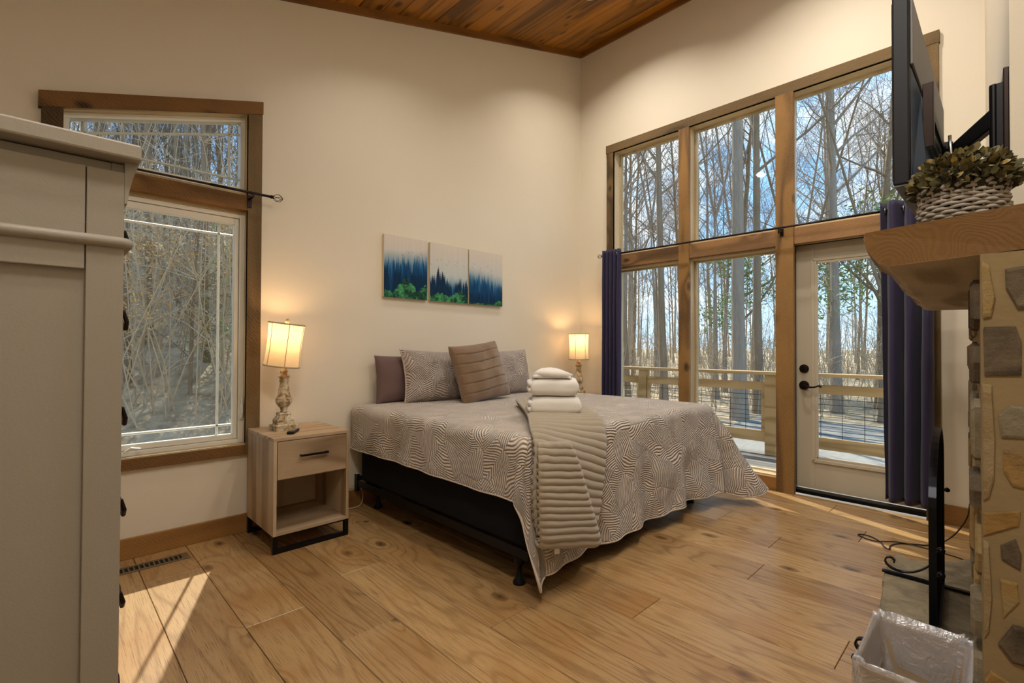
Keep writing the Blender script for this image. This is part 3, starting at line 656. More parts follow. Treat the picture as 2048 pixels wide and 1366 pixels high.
part('bead_moulding', MB().tube([(-.33, Y0-.001, 1.3505), (X1-.002, Y0-.001, 1.3505), (X1+.004, Y0+.004, 1.3505), (X1+.004, Y1, 1.3505)], .0105, 12), M['chest'], ch, smooth=True)
zs = [(1.365, 1.48, 1.385), (1.115, 1.335, 1.215), (.918, 1.108, 1.010), (.718, .91, .815), (.52, .71, .62), (.322, .512, .42), (.125, .314, .22)]
for za, zb, zh in zs:
    dr = part('drawer', MB().box(X1-.016, Y0+.054, za, X1+.003, Y1-.054, zb), M['chest'], ch, bevel=.003)
    for yc in (1.36, 1.84):
        hb = MB().box(X1+.003, yc-.055, zh-.002, X1+.006, yc+.055, zh+.024)
        hb.tube([(X1+.006, yc-.045, zh+.018), (X1+.016, yc-.045, zh+.018), (X1+.022, yc-.045, zh-.004), (X1+.022, yc-.03, zh-.018), (X1+.022, yc+.03, zh-.018), (X1+.022, yc+.045, zh-.004), (X1+.016, yc+.045, zh+.018), (X1+.006, yc+.045, zh+.018)], .0045, 8)
        part('drawer_pull', hb, M['bronze'], dr, smooth=False, bevel=.001)

# ================================================================== nightstands
def nightstand(loc, label):
    t = thing('nightstand', label, 'nightstand', loc, 0, 'washed oak nightstands beside the bed')
    w, d, z0, z1, th = .22, .2375, .10, .645, .018
    def p(n, mb, m_, par=t, **k): return part(n, mb, m_, par, local=True, **k)
    p('top_board', MB().box(-w, -d, z1-th, w, d, z1), M['oak_x'], bevel=.001)
    p('side_board', MB().box(-w, -d, z0, -w+th, d, z1-th), M['oak_z'], bevel=.001); p('side_board', MB().box(w-th, -d, z0, w, d, z1-th), M['oak_z'], bevel=.001)
    p('bottom_board', MB().box(-w+th, -d, z0, w-th, d, z0+th), M['oak_x'], bevel=.001)
    p('back_board', MB().box(-w+th, d-.012, z0+th, w-th, d-.004, z1-th), M['oak_z'])
    p('shelf_board', MB().box(-w+th, -d+.01, .405, w-th, d-.012, .405+.014), M['oak_x'])
    dr = p('drawer', MB().box(-w+th+.003, -d-.002, .412, w-th-.003, -d+.016, z1-th-.004), M['oak_x'], bevel=.001)
    hb = MB().tube([(-.075, -d-.003, .535), (-.075, -d-.026, .535)], .0055, 8).tube([(.075, -d-.003, .535), (.075, -d-.026, .535)], .0055, 8).box(-.08, -d-.032, .529, .08, -d-.023, .541)
    p('drawer_pull', hb, M['black'], dr, bevel=.001)
    for s_ in (-1, 1):
        y0 = s_*(d-.014)
        fr_ = MB().box(-w, y0-.0125, 0, -w+.025, y0+.0125, z0).box(w-.025, y0-.0125, 0, w, y0+.0125, z0).box(-w+.025, y0-.0125, 0, w-.025, y0+.0125, .025).box(-w+.025, y0-.0125, z0-.008, w-.025, y0+.0125, z0)
        p('sled_leg', fr_, M['black'], bevel=.001)
    return t
nightstand((1.153, 3.09, 0), 'washed oak nightstand with one drawer and open shelf under the left window')
nightstand((4.02, 3.10, 0), 'washed oak nightstand hidden behind the bed in the corner')
# ================================================================== table lamps
def lamp(loc, label, tilt, finial):
    t = thing('table_lamp', label, 'lamp', loc, 0, None)
    def p(n, mb, m_, par=t, **k): return part(n, mb, m_, par, local=True, **k)
    def sqr(mb, prof): return mb.lathe([(r*1.41421, z) for r, z in prof], sides=4)
    p('base', sqr(MB(), [(.066, 0), (.066, .03), (.062, .033), (.050, .036), (.050, .062), (.044, .07), (.033, .088), (.033, .094), (.036, .098), (.030, .106), (.02, .108)]), M['lampbase'], bevel=.002)
    col = [(.020, .106), (.020, .112), (.017, .120), (.022, .126), (.020, .132), (.030, .142), (.042, .158), (.047, .172), (.048, .182), (.045, .186), (.049, .190), (.044, .197), (.036, .212), (.032, .24), (.027, .27), (.0235, .292), (.027, .296), (.027, .302), (.0235, .306), (.028, .318), (.035, .328), (.033, .334), (.022, .342), (.020, .352), (.024, .360), (.016, .368), (.016, .378), (.011, .382)]
    p('column', MB().lathe(col, sides=28), M['lampbase'], smooth=True)
    p('stem', MB().tube([(0, 0, .38), (0, 0, .45)], .006, 8), M['bronze'])
    b = p('bulb', MB().lathe([(.004, .45), (.012, .455), (.014, .475), (.024, .50), (.029, .525), (.026, .548), (.012, .562), (.002, .565)], sides=16), M['bulb'], smooth=True)
    sh = part('shade', MB(), M['shade'], t, local=True); n = 36
    z0, z1 = .392, .655
    def rad(a, tz):
        e = (abs(cos(a*1.5))**2)*.05
        return (.1045-.006*sin(pi*tz))*(1-e*.35)
    mb = MB().grid(n, 8, lambda u, v: (rad(u*2*pi, v)*cos(u*2*pi), rad(u*2*pi, v)*sin(u*2*pi), z0+(z1-z0)*v-.52))
    me = mb.mesh('shade', M['shade'], True); sh.data = me; sh.location = (0, 0, .52)
    sh.rotation_euler = tilt
    ring = lambda z: MB().tube([(rad(2*pi*k/48, (z-z0)/(z1-z0))*1.004*cos(2*pi*k/48), rad(2*pi*k/48, (z-z0)/(z1-z0))*1.004*sin(2*pi*k/48), z-.52) for k in range(48)], .0042, 6, closed=True)
    part('shade_rim', ring(z0), M['shadetrim'], sh, local=True, smooth=True); part('shade_rim', ring(z1), M['shadetrim'], sh, local=True, smooth=True)
    for k in range(6):
        a = 2*pi*k/6+.35
        part('shade_seam', MB().tube([(rad(a, v)*1.003*cos(a), rad(a, v)*1.003*sin(a), z0+(z1-z0)*v-.52) for v in (0, .25, .5, .75, 1)], .0022, 5), M['shadetrim'], sh, local=True)
    hp = MB().tube([(0, 0, .645-.52), (.10*cos(.35), .10*sin(.35), .65-.52)], .0015, 4).tube([(0, 0, .645-.52), (.10*cos(.35+2.094), .10*sin(.35+2.094), .65-.52)], .0015, 4).tube([(0, 0, .645-.52), (.10*cos(.35+4.19), .10*sin(.35+4.19), .65-.52)], .0015, 4)
    part('shade_spider', hp, M['bronze'], sh, local=True)
    if finial: part('finial', MB().lathe([(.004, .645-.52), (.005, .655-.52), (.011, .662-.52), (.013, .672-.52), (.010, .682-.52), (.002, .688-.52)], sides=16), M['shadetrim'], sh, local=True, smooth=True)
    ld = bpy.data.lights.new('lamp_light', 'POINT'); ld.energy = LAMP_W; ld.color = LAMP_COL; ld.shadow_soft_size = .03
    lo = bpy.data.objects.new('lamp_light', ld); COL.objects.link(lo); lo.parent = t; lo.location = (0, 0, .60)
    return t
lamp((1.085, 3.145, .645), 'distressed baluster table lamp with a tilted linen shade beside the left window', (R(4.5), R(5), 0), True)
lamp((4.0, 3.12, .645), 'smaller looking distressed table lamp glowing in the corner beyond the bed', (R(0), R(-1), 0), False)
# remote
rm = thing('remote_control', 'small black remote control on the nightstand before the lamp', 'remote', (1.085, 2.985, .645), R(-35))
part('remote_body', MB().prism([(-.021, -.055), (-.017, -.068), (.017, -.068), (.021, -.055), (.018, .07), (-.018, .07)], 'z', 0, .016), M['tv'], rm, local=True, bevel=.004)
for i in range(5):
    for j in (-1, 0, 1): part('button', MB().box(j*.010-.003, -.03+i*.018, .0155, j*.010+.003, -.02+i*.018, .0175), M['shadetrim'], rm, local=True)

# ================================================================== bed
bx0, bx1, by0, by1, bz = 1.66, 3.61, 1.60, 3.26, .735
bed = thing('bed', 'king bed with black box spring on a black steel frame', 'bed', ((bx0+bx1)/2, 2.45, 0))
def PB(n, mb, m_, **k): return part(n, mb, m_, bed, **k)
PB('box_spring', MB().box(bx0, by0, .195, bx1, by1, .44), M['blackcloth'], bevel=.022, seg=3)
PB('mattress', MB().box(bx0+.01, by0+.01, .44, bx1-.01, by1+.04, .715), M['towel'], bevel=.05, seg=4)
for xa in (bx0-.012, bx1+.006): PB('side_rail', MB().box(xa, by0-.02, .150, xa+.006, by1+.06, .198).box(min(xa, xa+.006) if xa < 2 else xa-.035, by0-.02, .150, xa+.041 if xa < 2 else xa+.006, by1+.06, .154), M['black'], bevel=.001)
PB('cross_rail', MB().box(bx0, by0-.02, .150, bx1, by0-.014, .198).box(bx0, by0-.02, .15, bx1, by0+.02, .154), M['black'])
PB('cross_rail', MB().box(bx0, 2.4, .155, bx1, 2.44, .19), M['black']); PB('cross_rail', MB().box(bx0, 3.18, .155, bx1, 3.22, .19), M['black'])
for x, y in ((1.70, 1.69), (3.52, 1.69), (1.76, 3.19), (3.52, 3.19), (2.63, 1.69), (2.63, 3.19)):
    PB('leg', MB().lathe([(.026, .155), (.026, .10), (.017, .095), (.013, .06), (.018, .03), (.031, .012), (.032, 0)], (x, y, 0), 20), M['black'], smooth=True)
PB('headboard_bracket', MB().box(1.643, 3.285, .115, 1.652, 3.325, .235).box(1.652, 3.30, .115, 1.672, 3.306, .235), M['black'], bevel=.001)
# coverlet: top + rounded edge + hanging skirt with cone folds at the corners
DL, DF, DR = .33, .66, .50
cx0, cx1, cy0 = bx0+.01, bx1-.01, by0+.015
def cover(u, v):
    X = (cx0-DL)+(cx1+DR-(cx0-DL))*u; Y = (cy0-DF)+(by1+.06-(cy0-DF))*v
    return X, Y
def drape(X, Y):
    du_ = max(0, cx0-X, X-cx1); dv_ = max(0, cy0-Y); sg = -1 if X < cx0 else 1
    if du_ > 0 and dv_ > 0:
        a, b_ = du_/(DL if sg < 0 else DR), dv_/DF; q = (a**5+b_**5)**(1/5); f_ = 1.05*max(a, b_)/q if min(a, b_) > .5 else (1+.1*min(a, b_))*max(a, b_)/q
        X = (cx0 if sg < 0 else cx1)+sg*du_*f_; Y = cy0-dv_*f_
    du = cx0-X if X < cx0 else (X-cx1 if X > cx1 else 0); sgn = -1 if X < cx0 else 1
    dv = cy0-Y if Y < cy0 else 0
    bxx = min(max(X, cx0), cx1); byy = max(Y, cy0)
    top = bz+.010*noise.noise((X*1.7, Y*1.7, 3))+.004*noise.noise((X*6, Y*6, 1))
    if du <= 0 and dv <= 0: return (bxx, byy, top)
    r = math.hypot(du, dv); th = math.atan2(dv, du)
    Re = .055; q = r/Re
    if q < pi/2: out, dz = Re*sin(q), Re*(1-cos(q))
    else: out, dz = Re, Re+(r-Re*pi/2)
    k = max(0, r-Re*1.2)
    corner = min(du, dv)/max(.001, r)
    fl_ = 0
    if sgn < 0:
        if dv > 0 and du > 0: fl_ = k*(.10+.24*corner*(.55+.45*sin(th*7.0+.4)))
        elif du > 0: fl_ = k*(.05+.05*sin(Y*9)*.6)
        else: fl_ = k*(.05+.035*sin(X*11+.8)+.025*sin(X*23))
    else:
        if dv > 0 and du > 0: fl_ = k*(.10+.80*corner*(.75+.25*cos(th*6)))
        elif du > 0: fl_ = k*(.09+.05*sin(Y*9))
        else: fl_ = k*(.05+.035*sin(X*11+.8)+.025*sin(X*23)+.10*max(0, (X-3.2)/.4)**2)
    fl_ += min(k, .25)*.10*noise.noise((X*4.5, Y*4.5, 8))
    dz2 = math.sqrt(max(0, dz*dz-fl_*fl_)) if dz > fl_ else dz*.3
    o = out+fl_
    ex = (du/r if r else 0)*sgn; ey = -(dv/r if r else 0)
    z = top-dz2
    return (bxx+ex*o, byy+ey*o, max(z, .018))
cl = MB().grid(250, 220, lambda u, v: drape(*cover(u, v)), lambda u, v: cover(u, v))
co = part('coverlet', cl, M['quilt'], None, smooth=True, solid=.009)
tag(co, 'taupe leaf-quilted coverlet draped over the bed, pointed corners hanging', 'coverlet')
# hem piping
hp = []
def edgepts():
    pts = []
    for i in range(60): pts.append(cover(0, 1-i/60))
    for i in range(140): pts.append(cover(i/140, 0))
    for i in range(61): pts.append(cover(1, i/60))
    return [drape(*p) for p in pts]
part('hem', MB().tube(edgepts(), .0065, 6), M['quilt'], co, smooth=True)

# pillows: (parent-free things)
def pillow_mesh(w, h_, th, name, mat, chan=0, nu=60, nv=80, pinch=.06, uvs=1, seed=0):
    mb = MB()
    def prof(u, v):
        a, b_ = 2*u-1, 2*v-1
        t_ = (max(0, 1-abs(a)**2.6)**.42)*(max(0, 1-abs(b_)**2.6)**.42)
        x = a*w/2*(1-pinch*(1-b_*b_)); z = b_*h_/2*(1-pinch*(1-a*a))
        return x, z, t_*th/2
    def face(s_):
        def fn(u, v):
            x, z, t_ = prof(u, v)
            d = t_+t_*.18*noise.noise((x*9, z*9, seed+s_))
            if chan and t_ > 0: d *= 1-.30*(1-min(1, abs(sin(pi*chan*(v+.02*sin(u*5))))*4)**.5)
            return (x, s_*d, z)
        return fn
    mb.grid(nu, nv, face(-1), lambda u, v: (u*w*uvs+seed, v*h_*uvs)); mb.grid(nu, nv, lambda u, v: face(1)(1-u, v), lambda u, v: (u*w*uvs+seed, v*h_*uvs+3))
    return mb.mesh(name, mat, True)
def pillow(name, label, cat, loc, rot, w, h_, th, mat, chan=0, pinch=.06, seed=0, piping=True):
    t = obj(name, pillow_mesh(w, h_, th, name, mat, chan, pinch=pinch, seed=seed), None, loc); t.rotation_euler = rot; tag(t, label, cat)
    if piping:
        pts = []
        for k in range(80):
            s_ = k/80*4; e = int(s_); f_ = s_-e
            a, b_ = [(-1+2*f_, -1), (1, -1+2*f_), (1-2*f_, 1), (-1, 1-2*f_)][e]
            pts.append((a*w/2*(1-pinch*(1-b_*b_)), 0, b_*h_/2*(1-pinch*(1-a*a))))
        part('piping', MB().tube(pts, .0055, 6, closed=True), mat, t, local=True, smooth=True)
    return t
pillow('bed_pillow', 'dark plum pillow standing behind the left sham', 'pillow', (2.08, 3.285, .915), (R(-5), 0, R(3)), .62, .36, .13, M['plum'], seed=1, piping=False)
pillow('pillow_sham', 'taupe leaf-quilted sham, the left one of the pair', 'pillow', (2.29, 3.17, .932), (R(-13), R(1.5), 0), .70, .41, .20, M['sham'], pinch=.08, seed=2)
pillow('pillow_sham', 'taupe leaf-quilted sham, right of the brown cushion', 'pillow', (2.97, 3.19, .932), (R(-13), R(-1), 0), .70, .41, .20, M['sham'], pinch=.08, seed=5)
pillow('throw_cushion', 'square brown fleece cushion with stitched channels leaning on the shams', 'cushion', (2.50, 2.93, .965), (R(-17), R(-6), R(2)), .50, .47, .17, M['brown'], chan=6, pinch=.05, seed=9, piping=False)

# ribbed throw: main sheet and a folded-over strip
def lerp_path(P, t_):
    D = [0]
    for a, b_ in zip(P, P[1:]): D.append(D[-1]+(Vector(b_)-Vector(a)).length)
    s_ = t_*D[-1]
    for i in range(len(P)-1):
        if s_ <= D[i+1] or i == len(P)-2:
            f_ = (s_-D[i])/(D[i+1]-D[i]); 
            return Vector(P[i]).lerp(Vector(P[i+1]), min(1, f_))
def smooth_path(P, it=3):
    P = [Vector(p) for p in P]
    for _ in range(it):
        Q = [P[0]]
        for a, b_ in zip(P, P[1:]): Q += [a*.75+b_*.25, a*.25+b_*.75]
        Q.append(P[-1]); P = Q
    return P
def ribbed(Lp, Rp, nv, nu, per, amp, skew, length, seed=0, wob=.006):
    Lp, Rp = smooth_path(Lp), smooth_path(Rp)
    base = [[lerp_path(Lp, j/nv).lerp(lerp_path(Rp, j/nv), i/nu) for i in range(nu+1)] for j in range(nv+1)]
    mb = MB(); V = []
    for j in range(nv+1):
        for i in range(nu+1):
            p = base[j][i]; dj = base[min(j+1, nv)][i]-base[max(j-1, 0)][i]; di = base[j][min(i+1, nu)]-base[j][max(i-1, 0)]
            nrm = di.cross(dj)
            nrm = -nrm.normalized() if nrm.length > 1e-9 else Vector((0, -1, 0))
            s_ = j/nv*length+skew(i/nu, j/nv)+wob*noise.noise((i/nu*4, j/nv*7, seed))
            rr_ = abs(sin(pi*s_/per))**.75
            edge = min(1, min(i, nu-i)/nu*14)**.5
            V.append(tuple(p+nrm*(amp*rr_*(.35+.65*edge))))
    mb.v = V
    for j in range(nv):
        for i in range(nu):
            a = j*(nu+1)+i; mb.f.append((a, a+1, a+nu+2, a+nu+1)); mb.m.append(0)
    return mb
Lp = [(2.44, 2.46, .765), (2.12, 2.06, .765), (1.86, 1.77, .768), (1.68, 1.60, .755), (1.62, 1.515, .70), (1.585, 1.495, .60), (1.575, 1.49, .45), (1.60, 1.49, .33)]
Rp = [(2.76, 2.24, .765), (2.50, 1.92, .765), (2.28, 1.66, .768), (2.17, 1.535, .745), (2.12, 1.49, .69), (2.09, 1.475, .60), (2.06, 1.475, .42), (2.0, 1.47, .235)]
tw = part('throw_blanket', ribbed(Lp, Rp, 420, 60,   .034, .019, lambda u, v: -.05*u*max(0, v-.55), 1.32), M['throw'], None, smooth=True, solid=.036)
tag(tw, 'grey-tan ribbed plush throw hanging over the foot of the bed', 'throw blanket')
Lp2 = [(1.63, 1.50, .715), (1.585, 1.465, .66), (1.572, 1.452, .50), (1.578, 1.448, .315), (1.59, 1.46, .292), (1.595, 1.475, .31)]
Rp2 = [(1.80, 1.475, .705), (1.83, 1.45, .64), (1.91, 1.435, .42), (2.0, 1.430, .205), (2.0, 1.445, .188), (2.0, 1.46, .205)]
part('folded_layer', ribbed(Lp2, Rp2, 260, 44, .034, .020, lambda u, v: 0, .52, seed=4), M['throw'], tw, smooth=True, solid=.022)
part('inner_fold', MB().tube([(1.60, 1.475, .285), (1.70, 1.465, .255), (1.85, 1.462, .215), (1.985, 1.462, .19)], [.012, .02, .022, .016], 10), M['throw'], tw, smooth=True)
part('care_tag', MB().add([(1.685, 1.448, .262), (1.720, 1.447, .252), (1.712, 1.444, .215), (1.680, 1.445, .222)], [(0, 1, 2, 3)]), M['white'], tw, solid=.001)

# towels
def towel(name, label, loc, rz, w, d, th, seed, layers=3, cat='towel'):
    t = thing(name, label, cat, loc, rz)
    # folded cloth seen as a fat rounded U: outline path thickened, swept across the width
    n = 40; m_ = 30; mb = MB()
    def prof(k):
        a = 2*pi*k/n; e = 3.4
        ca, sa_ = cos(a), sin(a)
        rr_ = (abs(ca)**e+abs(sa_)**e)**(-1/e)
        return ca*rr_, sa_*rr_
    V = []
    for j in range(m_+1):
        s_ = 2*j/m_-1; end = (1-abs(s_)**7)**.35 if abs(s_) < 1 else 0
        for k in range(n):
            py, pz = prof(k)
            x = s_*w/2*(1-.03*abs(pz)); yy = py*d/2*(.90+.10*end); zz = th/2+pz*th/2*(.50+.50*end)
            nn = noise.noise((x*12, yy*12, seed+zz*10)); V.append((x+.003*nn, yy+.004*nn, max(0, zz+.004*noise.noise((x*8, yy*8, seed+5)))))
    F = []
    for j in range(m_):
        for k in range(n): F.append((j*n+k, j*n+(k+1) % n, (j+1)*n+(k+1) % n, (j+1)*n+k))
    F.append(tuple(range(n))[::-1]); F.append(tuple(m_*n+k for k in range(n)))
    mb.add(V, F); part('towel_body', mb, M['towel'], t, local=True, smooth=True)
    for i in range(1, layers):      # fold lips on the left end
        z = th*i/layers
        part('fold_edge', MB().tube([(-w/2-.001, d*.42*s_, z+.002*sin(s_*5+i)) for s_ in (-1, -.6, -.2, .2, .6, 1)], th/layers*.45, 8), M['towel'], t, local=True, smooth=True)
    return t
rz = R(-44)
towel('bath_towel', 'white folded terry towel at the bottom of the stack on the throw', (2.125, 1.83, .777), rz, .285, .23, .108, 1)
towel('bath_towel', 'white folded terry towel in the middle of the stack on the throw', (2.12, 1.835, .884), rz, .27, .22, .106, 4)
wt = thing('wash_cloth', 'small rumpled white wash cloth on top of the towel stack', 'towel', (2.10, 1.83, .988), rz)
def wc(u, v):
    a, b_ = 2*u-1, 2*v-1
    zz = .045*(1-abs(a)**2.2)**.6*(1-abs(b_)**3)**.5 if abs(a) < 1 and abs(b_) < 1 else 0
    return (a*.105+.008*sin(b_*3), b_*.075, zz*(1.1-.25*a)+.005*noise.noise((a*5, b_*5, 2)))
part('cloth', MB().grid(36, 24, wc), M['towel'], wt, local=True, smooth=True, solid=.008)
part('fold_roll', MB().tube([(-.10, -.05, .022), (-.05, -.068, .026), (.02, -.075, .022), (.08, -.06, .016), (.11, -.03, .012)], [.012, .02, .022, .018, .01], 10), M['towel'], wt, local=True, smooth=True)

# ================================================================== canvases
def paint(kind, nx=200, nz=242):
    rg = np.random.RandomState(kind+5)
    def vn(cx, cz, seed):
        g = np.random.RandomState(seed).rand(cz+2, cx+2); X = np.linspace(0, cx, nx); Z = np.linspace(0, cz, nz); xi = X.astype(int); zi = Z.astype(int); fx = X-xi; fz = (Z-zi)[:, None]
        return (g[zi][:, xi]*(1-fx)+g[zi][:, xi+1]*fx)*(1-fz)+(g[zi+1][:, xi]*(1-fx)+g[zi+1][:, xi+1]*fx)*fz
    fb = lambda s_: vn(8, 10, s_)*.4+vn(20, 24, s_+1)*.3+vn(50, 60, s_+2)*.3
    u = np.linspace(0, 1, nx)[None, :]; v = np.linspace(0, 1, nz)[:, None]
    top = np.array(hexc('d8ccbe')); low = np.array(hexc('a9c3c8'))
    img = top*(v[..., None])+low*(1-v[..., None])+np.zeros((nz, nx, 3))
    img *= (1-.07*rg.rand(1, nx)-.03*rg.rand(nz, nx))[..., None]
    far = {0: lambda x: .64+.10*x, 1: lambda x: .40-.04*x, 2: lambda x: .60-.10*x}[kind]
    hz_ = np.vectorize(far)(u[0])[None, :]+.10*(vn(9, 3, 40+kind)-.5)
    a = np.clip((hz_+.10-v)/.26, 0, 1)[..., None]; img = img*(1-a*.85)+np.array(hexc('3f7c9c'))*(.75+.5*fb(9)[..., None])*a*.85
    def trees(base, hs, n, seed, col, fog, wm=1, soft=.5):
        nonlocal img
        r2 = np.random.RandomState(seed)
        for x, q in sorted(zip(r2.rand(n), r2.rand(n)), key=lambda k: -k[1]):
            h1 = base(x)+hs*(q-.5); d = np.abs(u-x); sp = h1-v
            jag = .35+.65*((sp*30+q*3) % 1)+.25*rg.rand(nz, nx)
            al = ((d < np.clip(sp, 0, 1)*.19*wm*jag) & (sp > 0))*(1-fog*np.clip(1-sp/soft, 0, 1))
            tone = (.55+.9*fb(int(seed*7+q*50)))[..., None] if n < 30 else (.6+.8*rg.rand(nz, nx))[..., None]
            img = img*(1-al[..., None])+np.array(col)*tone*al[..., None]
    trees(far, .12, 46, 1+kind, hexc('1d5c86'), .75, .8, .35)
    trees(lambda x: far(x)-.09, .12, 44, 7+kind, hexc('0d3f68'), .35, .8, .3)
    near = {0: lambda x: .46, 1: lambda x: (.60-.9*abs(x-.22)) if x < .42 else .33+.08*x, 2: lambda x: .22+.30*max(0, x-.75)}[kind]
    trees(near, .12, 44, 13+kind, hexc('0b2c48'), .08, .9, .2)
    n1 = fb(60+kind)
    bt = {0: .10+.26*np.exp(-((u-.5)/.16)**2)+.10*np.exp(-((u-.95)/.15)**2), 1: .10+.12*np.exp(-((u-.8)/.14)**2)+.06*np.exp(-((u-.25)/.1)**2), 2: .03+.08*np.exp(-((u-.9)/.12)**2)}[kind]
    m_ = np.clip((bt*(.6+.9*n1)-v)/.015, 0, 1)[..., None]
    gcol = np.array(hexc('4fa060'))*(np.clip((n1-.35)*3.2, .12, 1.5)*(.5+.8*rg.rand(nz, nx)))[..., None]
    img = img*(1-m_)+(gcol*.8+np.array(hexc('0c3038'))*.5)*m_
    birds = {0: [(.40, .70), (.54, .755), (.64, .765), (.84, .76), (.78, .70), (.99, .71)], 1: [(.03, .62), (.18, .70), (.27, .72), (.42, .645), (.48, .71), (.66, .66), (.71, .715), (.88, .66)], 2: [(.15, .74), (.09, .68), (.34, .68), (.54, .73), (.65, .665)]}[kind]
    for bx_, bz_ in birds:
        for dx, dz in ((0, 0), (.008, 0), (-.006, .008), (.004, -.008), (-.012, .014), (.014, -.010), (.006, .010), (-.018, .016), (.010, -.004)):
            i, j = int((bx_+dx)*nx), int((bz_+dz)*nz)
            if 0 <= i < nx and 0 <= j < nz: img[j, i] = hexc('1c2426')
    return np.clip(img, 0, 1)
for kind, (xa, xb, lab) in enumerate(((1.872, 2.268, 'canvas print of misty firs with bright green bushes, leftmost of the three'), (2.294, 2.694, 'canvas print of dark firs under open sky, middle of the three'), (2.707, 3.11, 'canvas print of blue foggy firs, rightmost of the three'))):
    t = thing('canvas_print', lab, 'wall art', ((xa+xb)/2, YA, 1.783), 0, 'misty forest canvas triptych above the bed')
    part('canvas_body', MB().box(xa, 3.3305, 1.541, xb, 3.358, 2.026), M['canvas'], t, bevel=.002)
    nx, nz_ = 200, 242
    mb = MB().grid(nx-1, nz_-1, lambda u, v: (xa+(xb-xa)*u, 3.330, 1.541+.485*v))
    me = mb.mesh('printed_face', M['print']); ca = me.color_attributes.new('print', 'FLOAT_COLOR', 'POINT')
    im = paint(kind, nx, nz_); rgba = np.ones((nz_*nx, 4)); rgba[:, :3] = im.reshape(-1, 3); ca.data.foreach_set('color', rgba.ravel())
    o = obj('printed_face', me, t, -Vector(t.location))

# ================================================================== curtains and rods
def curtain(name, label, y0, y1, ztop, zbot, folds, x, amp, flare=0, seed=0):
    def fn(u, v):
        z = ztop+(zbot-ztop)*v
        ph = 2*pi*folds*u+.5*sin(v*2+seed); a = amp*(1+.35*v)
        yy = y0+(y1-y0)*u+.25*(y1-y0)/folds*sin(ph*1.0+1.2)*.35+flare*(u-.5)*v
        xx = x+a*sin(ph)+.006*noise.noise((u*6, v*4, seed))
        return (xx, yy+.004*noise.noise((u*9, v*6, seed+3)), z)
    c = part(name, MB().grid(folds*22, 60, fn), M['curtain'], None, smooth=True, solid=.003)
    tag(c, label, 'curtain'); return c
cA = curtain('curtain', 'navy grommet curtain bunched by the corner lamp', 2.975, 2.752, 2.165, .03, 5, 4.205, .030, 0, 1)
cB = curtain('curtain', 'navy grommet curtain bunched beside the door, partly behind the mantel', .63, .345, 2.175, .115, 3, 4.195, .04, .03, 5)
for c, ys in ((cA, (2.95, 2.91, 2.87, 2.83, 2.79, 2.762)), (cB, (.60, .55, .50, .45, .40, .36))):
    for y in ys[::1]:
        part('grommet', MB().tube([(4.215+.02*cos(a), y, 2.12+.02*sin(a)) for a in [2*pi*k/16 for k in range(16)]], .0035, 6, closed=True), M['chrome'], c, smooth=True)
rd = thing('curtain_rod', 'long thin dark curtain rod across the window wall', 'curtain rod', (4.215, 1.6, 2.12))
part('rod', MB().tube([(4.215, 2.985, 2.12), (4.215, .13, 2.12)], .0085, 10), M['bronze'], rd, smooth=True)
part('bracket', MB().box(4.208, 1.275, 2.075, 4.222, 1.287, 2.112).box(4.222, 1.275, 2.09, 4.292, 1.287, 2.102).box(4.284, 1.268, 2.065, 4.29, 1.294, 2.125), M['bronze'], rd, bevel=.001)
part('bracket', MB().box(4.215, 2.93, 2.095, 4.33, 2.942, 2.107), M['bronze'], rd)
def cage(mb, c, ax, ln, r, n=6):
    ax = Vector(ax); a = ax.orthogonal().normalized(); b_ = ax.cross(a); c = Vector(c)
    for k in range(n):
        an = 2*pi*k/n; pts = []
        for i in range(9):
            t_ = i/8; rr_ = r*sin(pi*t_)+.003; tw_ = an+1.2*t_
            pts.append(c+ax*(ln*t_)+(a*cos(tw_)+b_*sin(tw_))*rr_)
        mb.tube(pts, .0017, 5)
    return mb
part('finial', cage(MB(), (4.215, 2.985, 2.12), (0, 1, 0), .05, .02), M['bronze'], rd, smooth=True)
rd = thing('curtain_rod', 'dark curtain rod with a twisted cage finial over the left window', 'curtain rod', (.5, 3.26, 2.107))
part('rod', MB().tube([(-.15, 3.26, 2.107), (.78, 3.26, 2.107)], .0065, 10).tube([(.70, 3.26, 2.107), (1.035, 3.26, 2.107)], .0085, 10), M['bronze'], rd, smooth=True)
part('bracket', MB().box(.925, 3.253, 2.085, .937, 3.267, 2.099).box(.925, 3.253, 2.08, .937, 3.325, 2.09).box(.919, 3.322, 2.03, .943, 3.33, 2.11), M['bronze'], rd, bevel=.001)
part('finial', cage(MB().tube([(1.035, 3.26, 2.107), (1.05, 3.26, 2.107)], .011, 10), (1.045, 3.26, 2.107), (1, 0, 0), .062, .022), M['bronze'], rd, smooth=True)

# ================================================================== television and wall mount
tv = thing('television', 'flat television seen edge-on above the mantel with its back to us', 'television', (2.22, .2, 1.628))
part('bezel', MB().box(1.75, .194, 1.628, 2.70, .232, 2.172), M['tv'], tv, bevel=.004)
part('bottom_panel', MB().box(1.755, .160, 1.6235, 2.69, .229, 1.6285), plain('tv_bottom_grey', hexc('7a8794'), .5), tv, bevel=.001)
part('display', MB().box(1.762, .232, 1.645, 2.688, .2345, 2.160), M['screen'], tv)
bk = MB().hexa([(1.80, .160, 1.634), (2.65, .160, 1.634), (2.67, .194, 1.632), (1.775, .194, 1.632)], [(1.83, .176, 1.90), (2.62, .176, 1.90), (2.67, .194, 1.97), (1.775, .194, 1.97)])
part('rear_housing', bk, M['tvback'], tv, bevel=.003)
part('rear_panel', MB().box(1.765, .186, 1.97, 2.685, .194, 2.155), plain('tv_back_upper', hexc('6a6868'), .5), tv, bevel=.003)
for i in range(3): part('vent_grille', MB().box(1.90+i*.25, .170, 1.6222, 2.05+i*.25, .200, 1.6234), M['tv'], tv)
